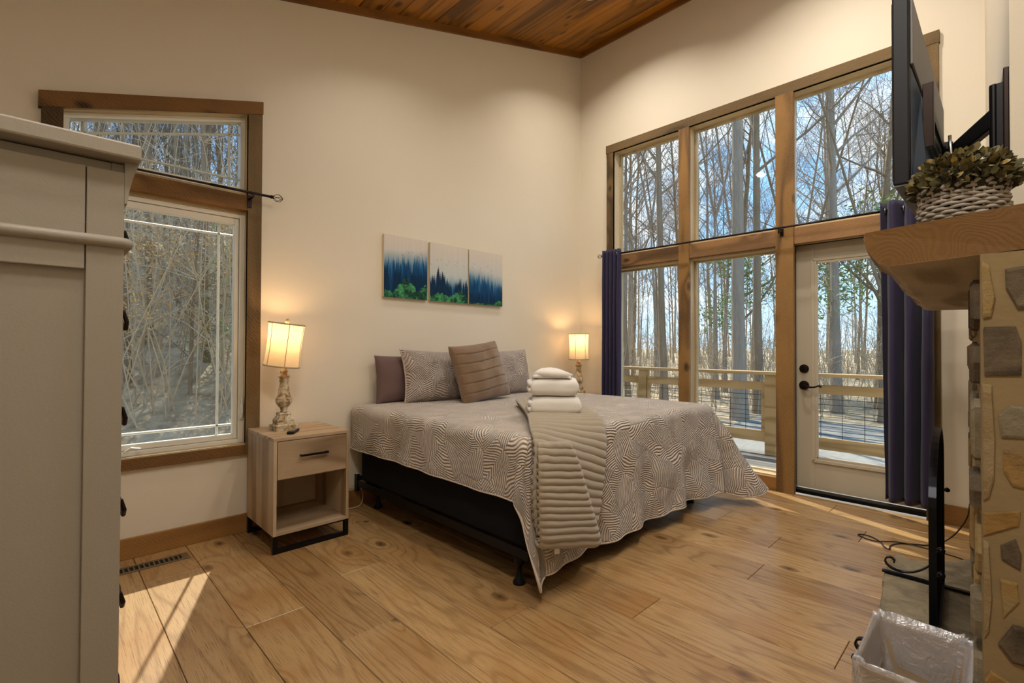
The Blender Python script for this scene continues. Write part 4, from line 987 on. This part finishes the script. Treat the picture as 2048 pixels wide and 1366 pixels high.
part('spec_label', MB().box(1.80, .175, 1.6222, 1.86, .195, 1.6234), M['white'], tv)
mnt = thing('tv_wall_mount', 'black articulated steel arm holding the television to the chimney wall', 'wall mount', (2.15, .03, 1.85))
fw_ = lambda x: -.004+.0443*(x-1.98)
part('wall_plate', MB().hexa([(2.0, fw_(2.0), 1.70), (2.32, fw_(2.32), 1.70), (2.32, fw_(2.32)+.012, 1.70), (2.0, fw_(2.0)+.012, 1.70)], [(2.0, fw_(2.0), 1.98), (2.32, fw_(2.32), 1.98), (2.32, fw_(2.32)+.012, 1.98), (2.0, fw_(2.0)+.012, 1.98)]), M['bronze'], mnt, bevel=.002)
part('plate_pivot', MB().box(2.04, .006, 1.72, 2.09, .026, 1.955).lathe([(.010, 1.70), (.010, 1.96)], (2.06, .030, 0), 14), M['black'], mnt, bevel=.003)
def arm(p, q, z0, z1, w):
    p, q = Vector(p), Vector(q); d = (q-p).normalized(); n = Vector((-d.y, d.x))*w
    return MB().hexa([(*(p-n), z0), (*(q-n), z0), (*(q+n), z0), (*(p+n), z0)], [(*(p-n), z1), (*(q-n), z1), (*(q+n), z1), (*(p+n), z1)])
a1 = part('arm', arm((2.06, .030), (2.36, .150), 1.828, 1.885, .011), M['black'], mnt, bevel=.003)
p_, q_ = Vector((2.06, .030)), Vector((2.36, .150)); d_ = (q_-p_).normalized(); n_ = Vector((d_.y, -d_.x))*.0115
def onarm(s_, z, s2, z2):
    a, b_ = p_+d_*s_+n_, p_+d_*s2+n_; e = n_*.04
    return MB().hexa([(*a, z), (*b_, z), (*(b_+e), z), (*(a+e), z)], [(*a, z2), (*b_, z2), (*(b_+e), z2), (*(a+e), z2)])
for i in range(5): part('label_line', onarm(.10, 1.872-i*.006, .165-.004*(i % 2), 1.874-i*.006), M['white'], a1)
part('label_mark', MB().tube([(*(p_+d_*(.19+.008*cos(2*pi*k/12))+n_*1.03), 1.862+.009*sin(2*pi*k/12)) for k in range(12)], .0012, 4, closed=True), M['white'], a1)
part('elbow', MB().lathe([(.016, 1.80), (.016, 1.91)], (2.36, .155, 0), 14), M['black'], mnt, smooth=False)
part('arm', arm((2.36, .135), (2.18, .140), 1.77, 1.825, .010), M['black'], mnt, bevel=.003)
part('cross_bracket', MB().box(1.825, .150, 1.83, 2.52, .157, 1.86).box(1.825, .150, 1.76, 2.52, .157, 1.79), M['black'], mnt, bevel=.001)
for x in (1.82, 2.48):
    part('vertical_rail', MB().box(x, .148, 1.74, x+.004, .172, 1.925).box(x, .148, 1.74, x+.03, .151, 1.925), M['bronze'] if x < 2 else M['black'], mnt, bevel=.002)
part('hook', MB().tube([(1.915, .12, 1.79), (1.93, .118, 1.72), (1.95, .122, 1.67)], .004, 8), M['chrome'], mnt, smooth=True)

# ================================================================== basket with dried boxwood
bk = thing('wicker_basket', 'whitewashed wicker basket of dried boxwood on the end of the mantel', 'basket', (1.785, .088, 1.4965))
NS = 26
def brad(z): return .083+.10*z+.004*sin(z*60)
for i in range(9):
    z = .004+i*.0098; pts = []
    for k in range(NS*4):
        a = 2*pi*k/(NS*4); r_ = brad(z)+.0042*cos(NS/2*a+pi*(i % 2)); pts.append((r_*cos(a), r_*sin(a), z+.0012*sin(a*3+i)))
    part('woven_strand', MB().tube(pts, .0047, 5, closed=True), M['wicker'], bk, local=True, smooth=True)
st = MB()
for k in range(NS): a = 2*pi*(k+.25)/NS; st.tube([(brad(0)*cos(a), brad(0)*sin(a), 0), (brad(.09)*cos(a), brad(.09)*sin(a), .09)], .003, 5)
part('stakes', st, M['wicker'], bk, local=True)
pts = [((brad(.09)+.003*cos(20*a))*cos(a), (brad(.09)+.003*cos(20*a))*sin(a), .091+.004*sin(20*a)) for a in [2*pi*k/120 for k in range(120)]]
part('rim_braid', MB().tube(pts, .006, 6, closed=True), M['wicker'], bk, local=True, smooth=True)
part('foliage_core', MB().lathe([(.01, .05), (.08, .06), (.095, .085), (.09, .115), (.07, .14), (.03, .155), (.005, .158)], sides=18), plain('dark_leaf_fill', hexc('2c281a'), 1), bk, local=True)  # plain dark body filling the gaps behind the leaves
lm = MB()
for j in range(4):
    t_ = j/3; w = [.0012, .0066, .0080, .0025][j]; lm.v += [(-w, t_*.021, .0016*(w > .002)+t_*.002), (0, t_*.022, t_*.004-.001), (w, t_*.021, .0016*(w > .002)+t_*.002)]
for j in range(3):
    for i in range(2): a = j*3+i; lm.f.append((a, a+1, a+4, a+3)); lm.m.append(0)
leaf_me = lm.mesh('leaf', M['leaf'], True)
rl = random.Random(11); extra = MB()
for i in range(720):
    th = rl.uniform(0, 2*pi); ph = math.acos(rl.uniform(-.12, 1)); d = Vector((sin(ph)*cos(th), sin(ph)*sin(th), cos(ph)))
    rr_ = rl.uniform(.80, 1.0); pos = Vector((d.x*.108*rr_, d.y*.108*rr_, .10+d.z*.088*rr_))
    q = d.to_track_quat('Y', 'Z'); mt_ = Matrix.Translation(pos) @ q.to_matrix().to_4x4() @ Matrix.Rotation(rl.uniform(0, 6.28), 4, 'Y') @ Matrix.Rotation(rl.uniform(-.7, .7), 4, 'X') @ Matrix.Scale(rl.uniform(.75, 1.25), 4)
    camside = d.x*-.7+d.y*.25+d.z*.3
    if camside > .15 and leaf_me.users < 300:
        o = obj('leaf', leaf_me, bk); o.matrix_local = mt_
    else:
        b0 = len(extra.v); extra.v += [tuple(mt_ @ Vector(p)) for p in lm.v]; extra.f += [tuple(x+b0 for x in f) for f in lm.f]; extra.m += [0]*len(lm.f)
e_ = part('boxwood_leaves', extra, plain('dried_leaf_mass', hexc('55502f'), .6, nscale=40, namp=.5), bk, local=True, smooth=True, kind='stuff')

# ================================================================== fire screen
fs = thing('fire_screen', 'black iron arched fireplace screen on the hearth, seen almost edge-on', 'fire screen', (2.58, .205, .041))
sy = lambda x: .18+.0515*(x-2.1)
def fpt(x, z): return (x, sy(x), z)
arch = [fpt(2.1, .06), fpt(2.1, .64)]+[fpt(2.585-.485*cos(a), .64+.19*sin(a)) for a in [pi*k/20 for k in range(21)]]+[fpt(3.07, .64), fpt(3.07, .06)]
fm = MB()
def bar(mb, P, w=.009, d=.006):
    P = [Vector(p) for p in P]
    for a, b_ in zip(P, P[1:]):
        t_ = (b_-a)
        if t_.length < 1e-6: continue
        t_.normalize(); n = Vector((-.0515, 1, 0)).normalized(); s_ = t_.cross(n).normalized()
        a2, b2 = a-t_*.002, b_+t_*.002
        mb.hexa([a2-n*d-s_*w, a2+n*d-s_*w, a2+n*d+s_*w, a2-n*d+s_*w], [b2-n*d-s_*w, b2+n*d-s_*w, b2+n*d+s_*w, b2-n*d+s_*w])
bar(fm, arch, .006, .010); bar(fm, [fpt(2.1, .065), fpt(3.07, .065)], .006, .010)
part('frame', fm, M['iron'], fs)
msh = MB()
for i in range(1, 48):
    x = 2.1+.97*i/48; zt = .64+.19*math.sqrt(max(0, 1-((x-2.585)/.485)**2)); msh.tube([fpt(x, .07), fpt(x, zt)], .0012, 4, cap=False)
for i in range(1, 37):
    z = .065+.0205*i
    hw = .485 if z < .64 else .485*math.sqrt(max(0, 1-((z-.64)/.19)**2)); msh.tube([fpt(2.585-hw, z), fpt(2.585+hw, z)], .0012, 4, cap=False)
part('wire_mesh', msh, M['iron'], fs, kind='stuff')
for x, z in ((2.12, .5), (2.12, .42), (3.05, .5)): part('knob', MB().lathe([(.002, -.012), (.010, -.008), (.012, 0), (.008, .006), (.003, .01)], (x, sy(x)-.02, z), 12), M['iron'], fs, smooth=True)
for x in (2.12, 3.05):
    y0 = sy(x)
    ft = MB(); ft.box(x-.012, y0-.15, .041, x+.012, y0+.225, .050)
    sc_ = [(x, y0+.01, .18), (x, y0+.05, .115), (x, y0+.10, .075), (x, y0+.15, .06), (x, y0+.19, .068), (x, y0+.215, .09), (x, y0+.21, .115), (x, y0+.19, .122), (x, y0+.175, .11), (x, y0+.178, .098)]
    P = smooth_path(sc_, 2)
    for a, b_ in zip(P, P[1:]):
        t_ = (b_-a).normalized(); n = Vector((1, 0, 0)); s_ = t_.cross(n)*.003
        ft.hexa([a-n*.011-s_, a+n*.011-s_, a+n*.011+s_, a-n*.011+s_], [b_-n*.011-s_, b_+n*.011-s_, b_+n*.011+s_, b_-n*.011+s_])
    part('scroll_foot', ft, M['iron'], fs)

# ================================================================== waste bin with liner
wbn = thing('waste_bin', 'small beige waste bin on the hearth beside the stonework', 'bin', (1.79, .19, .041))
def rrect(w, d, r, n=10):
    out = []
    for cx, cy, a0 in ((w-r, d-r, 0), (-w+r, d-r, 90), (-w+r, -d+r, 180), (w-r, -d+r, 270)):
        for k in range(n+1): a = R(a0+90*k/n); out.append((cx+r*cos(a), cy+r*sin(a)))
    return out
def shell(mb, levels, closed_bottom=True):
    b = len(mb.v); n = None
    for (w, d, r, z, fn) in levels:
        pts = rrect(w, d, r); n = len(pts)
        for i, (x, y) in enumerate(pts): mb.v.append(fn(x, y, z, i/n) if fn else (x, y, z))
    for j in range(len(levels)-1):
        for i in range(n): mb.f.append((b+j*n+i, b+j*n+(i+1) % n, b+(j+1)*n+(i+1) % n, b+(j+1)*n+i)); mb.m.append(0)
    if closed_bottom: mb.f.append(tuple(b+i for i in range(n))[::-1]); mb.m.append(0)
    return mb
part('bin_body', shell(MB(), [(.135, .08, .03, 0, None), (.15, .095, .035, .12, None), (.168, .112, .04, .245, None), (.173, .117, .04, .25, None)]), M['bin'], wbn, local=True, smooth=True, solid=.003)
ln = thing('bin_liner', 'crinkled clear plastic bag lining the waste bin', 'bin liner', (1.79, .19, .05))
def crk(amp, seed):
    def fn(x, y, z, t_):
        a = 2*pi*t_; k = 1+amp*(noise.noise((cos(a)*5, sin(a)*5, z*14+seed))+.6*abs(sin(a*17+z*25+seed)))
        return (x*k, y*k, z+amp*.10*noise.noise((cos(a)*6, sin(a)*6, seed+9)))
    return fn
lv_ = []
for i in range(16): t_ = i/15; lv_.append((.150-.02*(1-t_)+.012*t_, .095-.02*(1-t_)+.010*t_, .03, .012+.235*t_, crk(.10*(1-t_)+.02, 3)))
for i in range(1, 7): t_ = i/6; lv_.append((.162+.012*sin(t_*pi/2), .105+.012*sin(t_*pi/2), .04, .247+.014*sin(t_*pi), crk(.10, 5)))
for i in range(1, 14): t_ = i/13; lv_.append((.176-.004*t_, .121-.004*t_, .04, .247-.14*t_, crk(.05+.05*t_, 7)))
part('bag', shell(MB(), lv_, True), M['bag'], ln, local=True, smooth=True)
# ================================================================== cables
def cable(name, label, pts, r=.003, mat=None):
    o = part(name, MB().tube(smooth_path(pts, 3), r, 6), mat or M['cable'], None, smooth=True); tag(o, label, 'cable'); return o
cable('power_cable', 'black cable looping on the floor and up beside the fireplace', [(3.70, .02+.14, .30), (3.76, .17, .20), (3.80, .24, .06), (3.76, .32, .004), (3.70, .42, .004), (3.66, .47, .004), (3.58, .50, .004), (3.50, .485, .005), (3.52, .52, .012), (3.62, .545, .004), (3.69, .62, .004), (3.655, .678, .004), (3.61, .62, .004), (3.60, .56, .004), (3.68, .47, .010), (3.69, .33, .004), (3.66, .22, .004), (3.64, .185, .004)], .0035)
cable('lamp_cord', 'thin white cord hanging behind the bed frame by the nightstand', [(1.42, 3.325, .30), (1.48, 3.325, .16), (1.58, 3.33, .145), (1.66, 3.325, .16), (1.70, 3.32, .12), (1.70, 3.30, .05), (1.66, 3.27, .008), (1.58, 3.29, .004), (1.50, 3.31, .03), (1.44, 3.32, .10)], .003, plain('cord_white', hexc('c9b48a'), .5))
ol = thing('wall_outlet', 'white wall outlet low on the headboard wall by the bed frame', 'outlet', (1.72, 3.358, .2))
part('outlet_plate', MB().box(1.66, 3.354, .165, 1.74, 3.36, .225), M['white'], ol, bevel=.002)
part('plug', MB().box(1.69, 3.33, .18, 1.72, 3.354, .21), M['cable'], ol, bevel=.003)

# ================================================================== outside: ground, drive, deck
def sstep(a, b_, x): t_ = min(1, max(0, (x-a)/(b_-a))); return t_*t_*(3-2*t_)
def gz(x, y):
    h_ = max(0, min(y, 42)-5.2)*.31
    w = 1-sstep(5, 13, x-.25*max(0, y-6))
    far = max(0, x-15)*.02
    return -.62+h_*w+far+.10*noise.noise((x*.25, y*.25, 0))*sstep(12, 16, max(x, y+4))
gm = MB()
def gfn(u, v):
    x = -30+120*u; y = -40+120*v; return (x, y, gz(x, y))
gm.grid(150, 150, gfn)
struct(part('ground', gm, M['litter'], None, smooth=True), 'leaf-littered woodland floor and hillside')
dv = MB()
def dfn(u, v):
    y = -12+16.5*v; xa = 6.6; xb = 13.0+.6*sin(y*.5)+.35*noise.noise((y, 0, 0)); x = xa+(xb-xa)*u
    return (x, y, gz(x, y)+.012)
dv.grid(40, 60, dfn); struct(part('ground_drive', dv, M['gravel'], None, smooth=True), 'pale gravel drive')
dk = setting('floor_deck', 'weathered deck boards outside the window wall')
for i in range(12): part('deck_board', MB().box(4.53+i*.148, -2.5, -.13, 4.53+i*.148+.142, 7.2, -.10), M['deckfloor'], dk, bevel=.003, seg=1)
part('deck_joist', MB().box(4.53, -2.5, -.30, 4.57, 7.2, -.131).box(6.22, -2.5, -.30, 6.26, 7.2, -.131), M['deckfloor'], dk)
rl_ = thing('deck_railing', 'weathered deck railing with a flat cap and wire grid panels', 'railing', (6.2, 2, -.10))
posts = [-1.55, .16, 1.97, 3.66, 5.4, 7.1]
for y in posts: part('railing_post', MB().box(6.15, y-.06, -.10, 6.25, y+.06, .845), M['deckwood'], rl_, bevel=.004)
part('cap_rail', MB().box(6.11, -2.5, .845, 6.29, 7.2, .882), M['deckwood'], rl_, bevel=.003)
for a, b_ in zip(posts, posts[1:]):
    a += .062; b_ -= .062
    part('upper_rail', MB().box(6.18, a, .655, 6.22, b_, .755), M['deckwood'], rl_, bevel=.003)
    part('lower_rail', MB().box(6.18, a, .045, 6.22, b_, .175), M['deckwood'], rl_, bevel=.003)
    part('panel_stile', MB().box(6.18, a, .175, 6.22, a+.045, .655).box(6.18, b_-.045, .175, 6.22, b_, .655), M['deckwood'], rl_)
    wm = MB(); n = 8
    for k in range(1, n): y = a+.045+(b_-a-.09)*k/n; wm.tube([(6.2, y, .175), (6.2, y, .655)], .0028, 5, cap=False)
    for z in (.21, .255, .30, .35, .405, .465, .54, .60): wm.tube([(6.2, a+.045, z), (6.2, b_-.045, z)], .0028, 5, cap=False)
    part('wire_grid', wm, M['iron'], rl_)
rf = MB()
rf.hexa([(-2, 3.52, ceil_z(-2)+.2), (5.2, 3.52, ceil_z(5.2)+.2), (5.2, 4.85, ceil_z(5.2)+.2), (-2, 4.85, ceil_z(-2)+.2)], [(-2, 3.52, ceil_z(-2)+.3), (5.2, 3.52, ceil_z(5.2)+.3), (5.2, 4.85, ceil_z(5.2)+.3), (-2, 4.85, ceil_z(-2)+.3)])
rf.hexa([(4.52, -2, ceil_z(4.52)+.2), (5.2, -2, ceil_z(5.2)+.2), (5.2, 3.52, ceil_z(5.2)+.2), (4.52, 3.52, ceil_z(4.52)+.2)], [(4.52, -2, ceil_z(4.52)+.3), (5.2, -2, ceil_z(5.2)+.3), (5.2, 3.52, ceil_z(5.2)+.3), (4.52, 3.52, ceil_z(4.52)+.3)])
struct(part('roof_eave', rf, M['trimwood_x'], None), 'roof overhang outside the walls')

# ================================================================== trees
def make_tree(seed, H, r0, l1, l2, l3, start=.35, fork=None, spread=.9, wob=.02, lean=0):
    rt_ = random.Random(seed); mb = MB(); tips = []
    def grow(p, d, L_, r_, lvl, nseg, sides):
        pts = [p.copy()]; rad = [r_]; dd = d.copy(); q = p.copy()
        for i in range(nseg):
            w = wob*(1+lvl*4.5)
            dd = (dd+Vector((rt_.uniform(-w, w), rt_.uniform(-w, w), rt_.uniform(-w, w)+(.03*lvl))) ).normalized()
            q = q+dd*(L_/nseg); pts.append(q.copy()); rad.append(max(.004, r_*(1-(i+1)/nseg*(.86 if lvl else .80))))
        if lvl == 0: rad[0] *= 1.5; rad[1] *= 1.05 if nseg > 6 else 1
        mb.tube(pts, rad, sides, cap=False); return pts, rad
    def kids(pts, rad, lvl, cnt, s0):
        n = len(pts)-1
        for c in range(cnt):
            f_ = s0+(1-s0)*((c+rt_.random())/cnt); i = min(n-1, int(f_*n)); tt = f_*n-i
            p = pts[i].lerp(pts[i+1], tt); r_ = rad[i]*(1-tt)+rad[i+1]*tt; d = (pts[i+1]-pts[i]).normalized()
            a = rt_.uniform(0, 2*pi); o = d.orthogonal().normalized(); o = (Matrix.Rotation(a, 3, d) @ o)
            el = rt_.uniform(.5, 1.0)*spread
            nd = (d*cos(el)+o*sin(el)).normalized()
            if lvl == 0: L2 = H*(.34-.20*(f_-s0)/(1-s0))*rt_.uniform(.6, 1.1); pr2 = grow(p, nd, L2, min(r_*.5, L2*.012+.01), 1, 7, 5); kids(*pr2, 1, l2, .2)
            elif lvl == 1: L2 = rt_.uniform(.5, 1.5)*H/16; pr2 = grow(p, nd, L2, max(.007, r_*.6), 2, 4, 4); kids(*pr2, 2, l3, .15)
            else: L2 = rt_.uniform(.25, .75)*H/16; grow(p, nd, L2, max(.004, r_*.6), 3, 3, 3)
    d0 = Vector((lean, lean*.4, 1)).normalized()
    if fork:
        pts, rad = grow(Vector((0, 0, -.3)), d0, H*fork, r0, 0, 6, 9)
        for s_ in (-1, 1):
            nd = (d0+Vector((s_*.22, rt_.uniform(-.15, .15), 0))).normalized(); a, b_ = grow(pts[-1], nd, H*(1-fork), rad[-1]*2.2, 0.0001, 9, 7); b_ = [q*.9 for q in b_]
            kids(a, b_, 0, l1//2, .12)
    else:
        pts, rad = grow(Vector((0, 0, -.3)), d0, H, r0, 0, 13, 9); kids(pts, rad, 0, l1, start)
    return mb
protos = [make_tree(1, 20, .14, 24, 8, 5, .33), make_tree(2, 18, .10, 22, 8, 5, .3, wob=.03), make_tree(3, 19, .12, 24, 8, 5, .4, fork=.38), make_tree(4, 16, .08, 20, 8, 5, .25, wob=.04, lean=.08), make_tree(5, 22, .17, 26, 8, 5, .42, spread=1.1), make_tree(6, 17, .11, 26, 8, 6, .15, fork=.22, spread=1.0, wob=.035)]
pm = [p.mesh('bare_tree', M['bark'] if i % 2 == 0 else M['bark2'], True) for i, p in enumerate(protos)]
def put_tree(i, x, y, s_=1, rz_=None, label='', group=None, name='bare_tree', sz=None):
    o = obj(name, pm[i], None, (x, y, gz(x, y)-.05)); o.rotation_euler = (0, 0, rz_ if rz_ is not None else rl.uniform(0, 6.28)); o.scale = (s_, s_, sz or s_)
    tag(o, label, 'tree', group); return o
heroes = [(4, 12.4, 4.68, 1.0, 'thick straight grey tree in the middle of the centre window, behind the rail', .9),
 (0, 15.6, 3.30, .95, 'thick bare tree seen through the door glass beyond the gravel drive', None),
 (3, 13.0, 8.18, 1.1, 'bare tree with a leaning trunk nearest the left curtain', None),
 (1, 12.5, 6.75, 1.1, 'bare tree with a slender trunk next to the left timber post', None),
 (1, 14.0, 4.79, 1.2, 'dark-trunked bare tree just right of the thick middle tree', None),
 (2, 16.5, 7.0, .9, 'forked bare tree left of the thick middle tree', None),
 (5, 14.5, 2.15, .85, 'low-branching bare tree at the right of the door glass near the curtain', None),
 (5, 17.0, 4.6, 1.0, 'wide spreading bare tree filling the upper right window', None),
 (2, 19.0, 10.6, 1.0, 'forked bare tree in the leftmost tall pane', None)]
for i, x, y, s_, lab, sz in heroes: put_tree(i, x, y, s_, None, lab, None)
for i, x, y, s_, lab in ((1, 1.43, 11.0, .95, 'slim trunk rising just right of the dresser in the left window'), (3, 2.15, 12.5, .95, 'curving slim tree in the middle of the left window'), (0, 2.75, 15.0, .9, 'thicker straight tree in the middle of the left window'), (1, 2.13, 10.0, .85, 'slim straight tree left of the right grille bar in the left window'), (4, 3.4, 17.5, .9, 'thick tree at the right side of the left window'), (3, .95, 9.2, .8, 'slim tree hugging the dresser edge in the left window')):
    o = put_tree(i, x, y, s_, None, lab, None); o.scale = (s_*.62, s_*.62, s_*1.05)
rt3 = random.Random(21); placed = [(h_[1], h_[2]) for h_ in heroes]
def corridor(x, y, sc=.75):
    for cx, cy in ((.5, 3.4), (4.4, 1.6)):
        dx, dy = x-cx, y-cy; al = dx*.377+dy*.926; pe = abs(dx*.926-dy*.377)
        if 0 < al < 26 and pe < 6.5 and gz(x, y)+17*sc > 1.0+al*1.02-pe*.6: return True
    return False
def scatter(n, az0, az1, d0, d1, spc, cb):
    c = 0; tr = 0
    while c < n and tr < 6000:
        tr += 1; az = R(rt3.uniform(az0, az1)); d = math.sqrt(rt3.uniform(d0*d0, d1*d1)); x, y = d*cos(az), d*sin(az)
        if any((x-a)**2+(y-b_)**2 < spc*spc for a, b_ in placed) or corridor(x, y, .4 if spc < 1 else .75) or (x < 13.8 and y < 5): continue
        placed.append((x, y)); cb(x, y); c += 1
scatter(60, 0, 40, 16, 48, 1.6, lambda x, y: put_tree(rt3.randrange(6), x, y, rt3.uniform(.7, 1.05), None, 'slender bare tree deep in the woods beyond the gravel drive', 'bare trees in the woods beyond the deck'))
scatter(40, 0, 42, 48, 85, 2.2, lambda x, y: put_tree(rt3.randrange(6), x, y, rt3.uniform(.7, 1.0), None, 'far bare tree at the back of the woods beyond the deck', 'far trees at the back of the woods'))
scatter(28, 70, 96, 9.5, 26, 1.25, lambda x, y: put_tree(rt3.randrange(6), x, y, rt3.uniform(.5, .95), None, 'bare tree on the wooded hillside outside the left window', 'trees on the hillside outside the left window'))
def sapling(x, y):
    q = rt3.uniform(.32, .5); o = put_tree(rt3.choice((1, 3, 5)), x, y, q, None, 'thin young bare tree among the trunks on the hillside outside the left window', 'saplings on the hillside')
scatter(45, 70, 96, 8, 24, .7, sapling)
scatter(22, 68, 97, 26, 55, 1.6, lambda x, y: put_tree(rt3.randrange(6), x, y, rt3.uniform(.6, .95), None, 'far bare tree high on the hillside outside the left window', 'far trees on the hillside'))
scatter(16, 44, 66, 20, 45, 2.5, lambda x, y: put_tree(rt3.randrange(6), x, y, rt3.uniform(.7, 1), None, 'bare tree behind the corner of the house, between the two views', 'trees behind the house corner'))
# brush: thin stems nobody could count
def brush(n, az0, az1, d0, d1, seed):
    r_ = random.Random(seed); mb = MB()
    for _ in range(n):
        az = R(r_.uniform(az0, az1)); d = r_.uniform(d0, d1); x, y = d*cos(az), d*sin(az)
        if x < 13.6 and y < 5: continue
        p = Vector((x, y, gz(x, y))); d_ = Vector((r_.uniform(-.3, .3), r_.uniform(-.3, .3), 1)).normalized(); H = r_.uniform(1.0, 3.2)*r_.uniform(1, 2.2); pts = [p]
        for k in range(4): d_ = (d_+Vector((r_.uniform(-.2, .2), r_.uniform(-.2, .2), 0))).normalized(); pts.append(pts[-1]+d_*H/4)
        mb.tube(pts, [.011, .009, .007, .005, .003], 3, cap=False)
        for c in range(8):
            i = r_.randrange(1, 4); q = pts[i]; e = Vector((r_.uniform(-1, 1), r_.uniform(-1, 1), r_.uniform(.1, .8))).normalized(); l_ = r_.uniform(.3, .9)
            mb.tube([q, q+e*l_*.5+Vector((0, 0, .04)), q+e*l_], [.006, .004, .002], 3, cap=False)
    return mb
b1 = part('brush', brush(1300, -2, 44, 14.5, 42, 4), M['twig'], None); tag(b1, 'pale leafless undergrowth along the edge of the woods beyond the drive', 'brush', None, 'stuff')
b2 = part('brush', brush(1300, 68, 98, 7.5, 30, 6), M['twig'], None); tag(b2, 'pale leafless undergrowth on the hillside outside the left window', 'brush', None, 'stuff')
def leafy(name, label, cat, x, y, clumps, size, mat, H, seed, n):
    t = thing(name, label, cat, (x, y, gz(x, y))); r_ = random.Random(seed)
    tk = make_tree(seed, H, .015*H if H > 5 else .03, 14, 4, 2, .2, spread=1.1, wob=.03); part('trunk', tk, M['bark2'], t, local=True, smooth=True)
    mb = MB()
    for _ in range(n):
        cx, cy, cz, cr = clumps[r_.randrange(len(clumps))]
        v = Vector((r_.gauss(0, 1), r_.gauss(0, 1), r_.gauss(0, .6)))*cr*.5+Vector((cx, cy, cz)); a = Vector((r_.uniform(-1, 1), r_.uniform(-1, 1), r_.uniform(-.5, .5))).normalized()*size; b_ = a.cross(Vector((r_.uniform(-1, 1), r_.uniform(-1, 1), 1))).normalized()*size*.35
        mb.add([v-a, v+b_, v+a, v-b_], [(0, 1, 2, 3)])
    part('foliage', mb, mat, t, local=True, kind='stuff'); return t
rp = random.Random(5)
def crown(z0, z1, r_, n): return [(rp.uniform(-r_, r_)*(1-(i/n)*.6), rp.uniform(-r_, r_)*(1-(i/n)*.6), z0+(z1-z0)*i/n, .9) for i in range(n)]
leafy('pine_tree', 'green pine tree left of the thick middle tree in the centre window', 'tree', 19.5, 7.4, crown(2.6, 6, 1.3, 12), .09, M['pine'], 12, 31, 2600)
leafy('pine_tree', 'green pine tree at the top right of the door glass', 'tree', 17.5, 2.6, crown(2.8, 6, 1.6, 12), .09, M['pine'], 11, 32, 2600)
leafy('beech_sapling', 'young beech holding pale tan leaves low in the left window', 'tree', 1.62, 8.6, [(rp.uniform(-.8, .8), rp.uniform(-.8, .8), rp.uniform(.9, 2.6), .55) for _ in range(14)], .035, M['beech'], 3.6, 33, 2600)
leafy('green_shrub', 'young tree with fresh green leaves at the right edge of the left window', 'shrub', 2.55, 8.8, [(rp.uniform(-.45, .45), rp.uniform(-.5, .5), rp.uniform(.6, 3.0), .5) for _ in range(14)], .035, plain('fresh_leaves', hexc('86a04c'), .7), 3.8, 34, 2200)
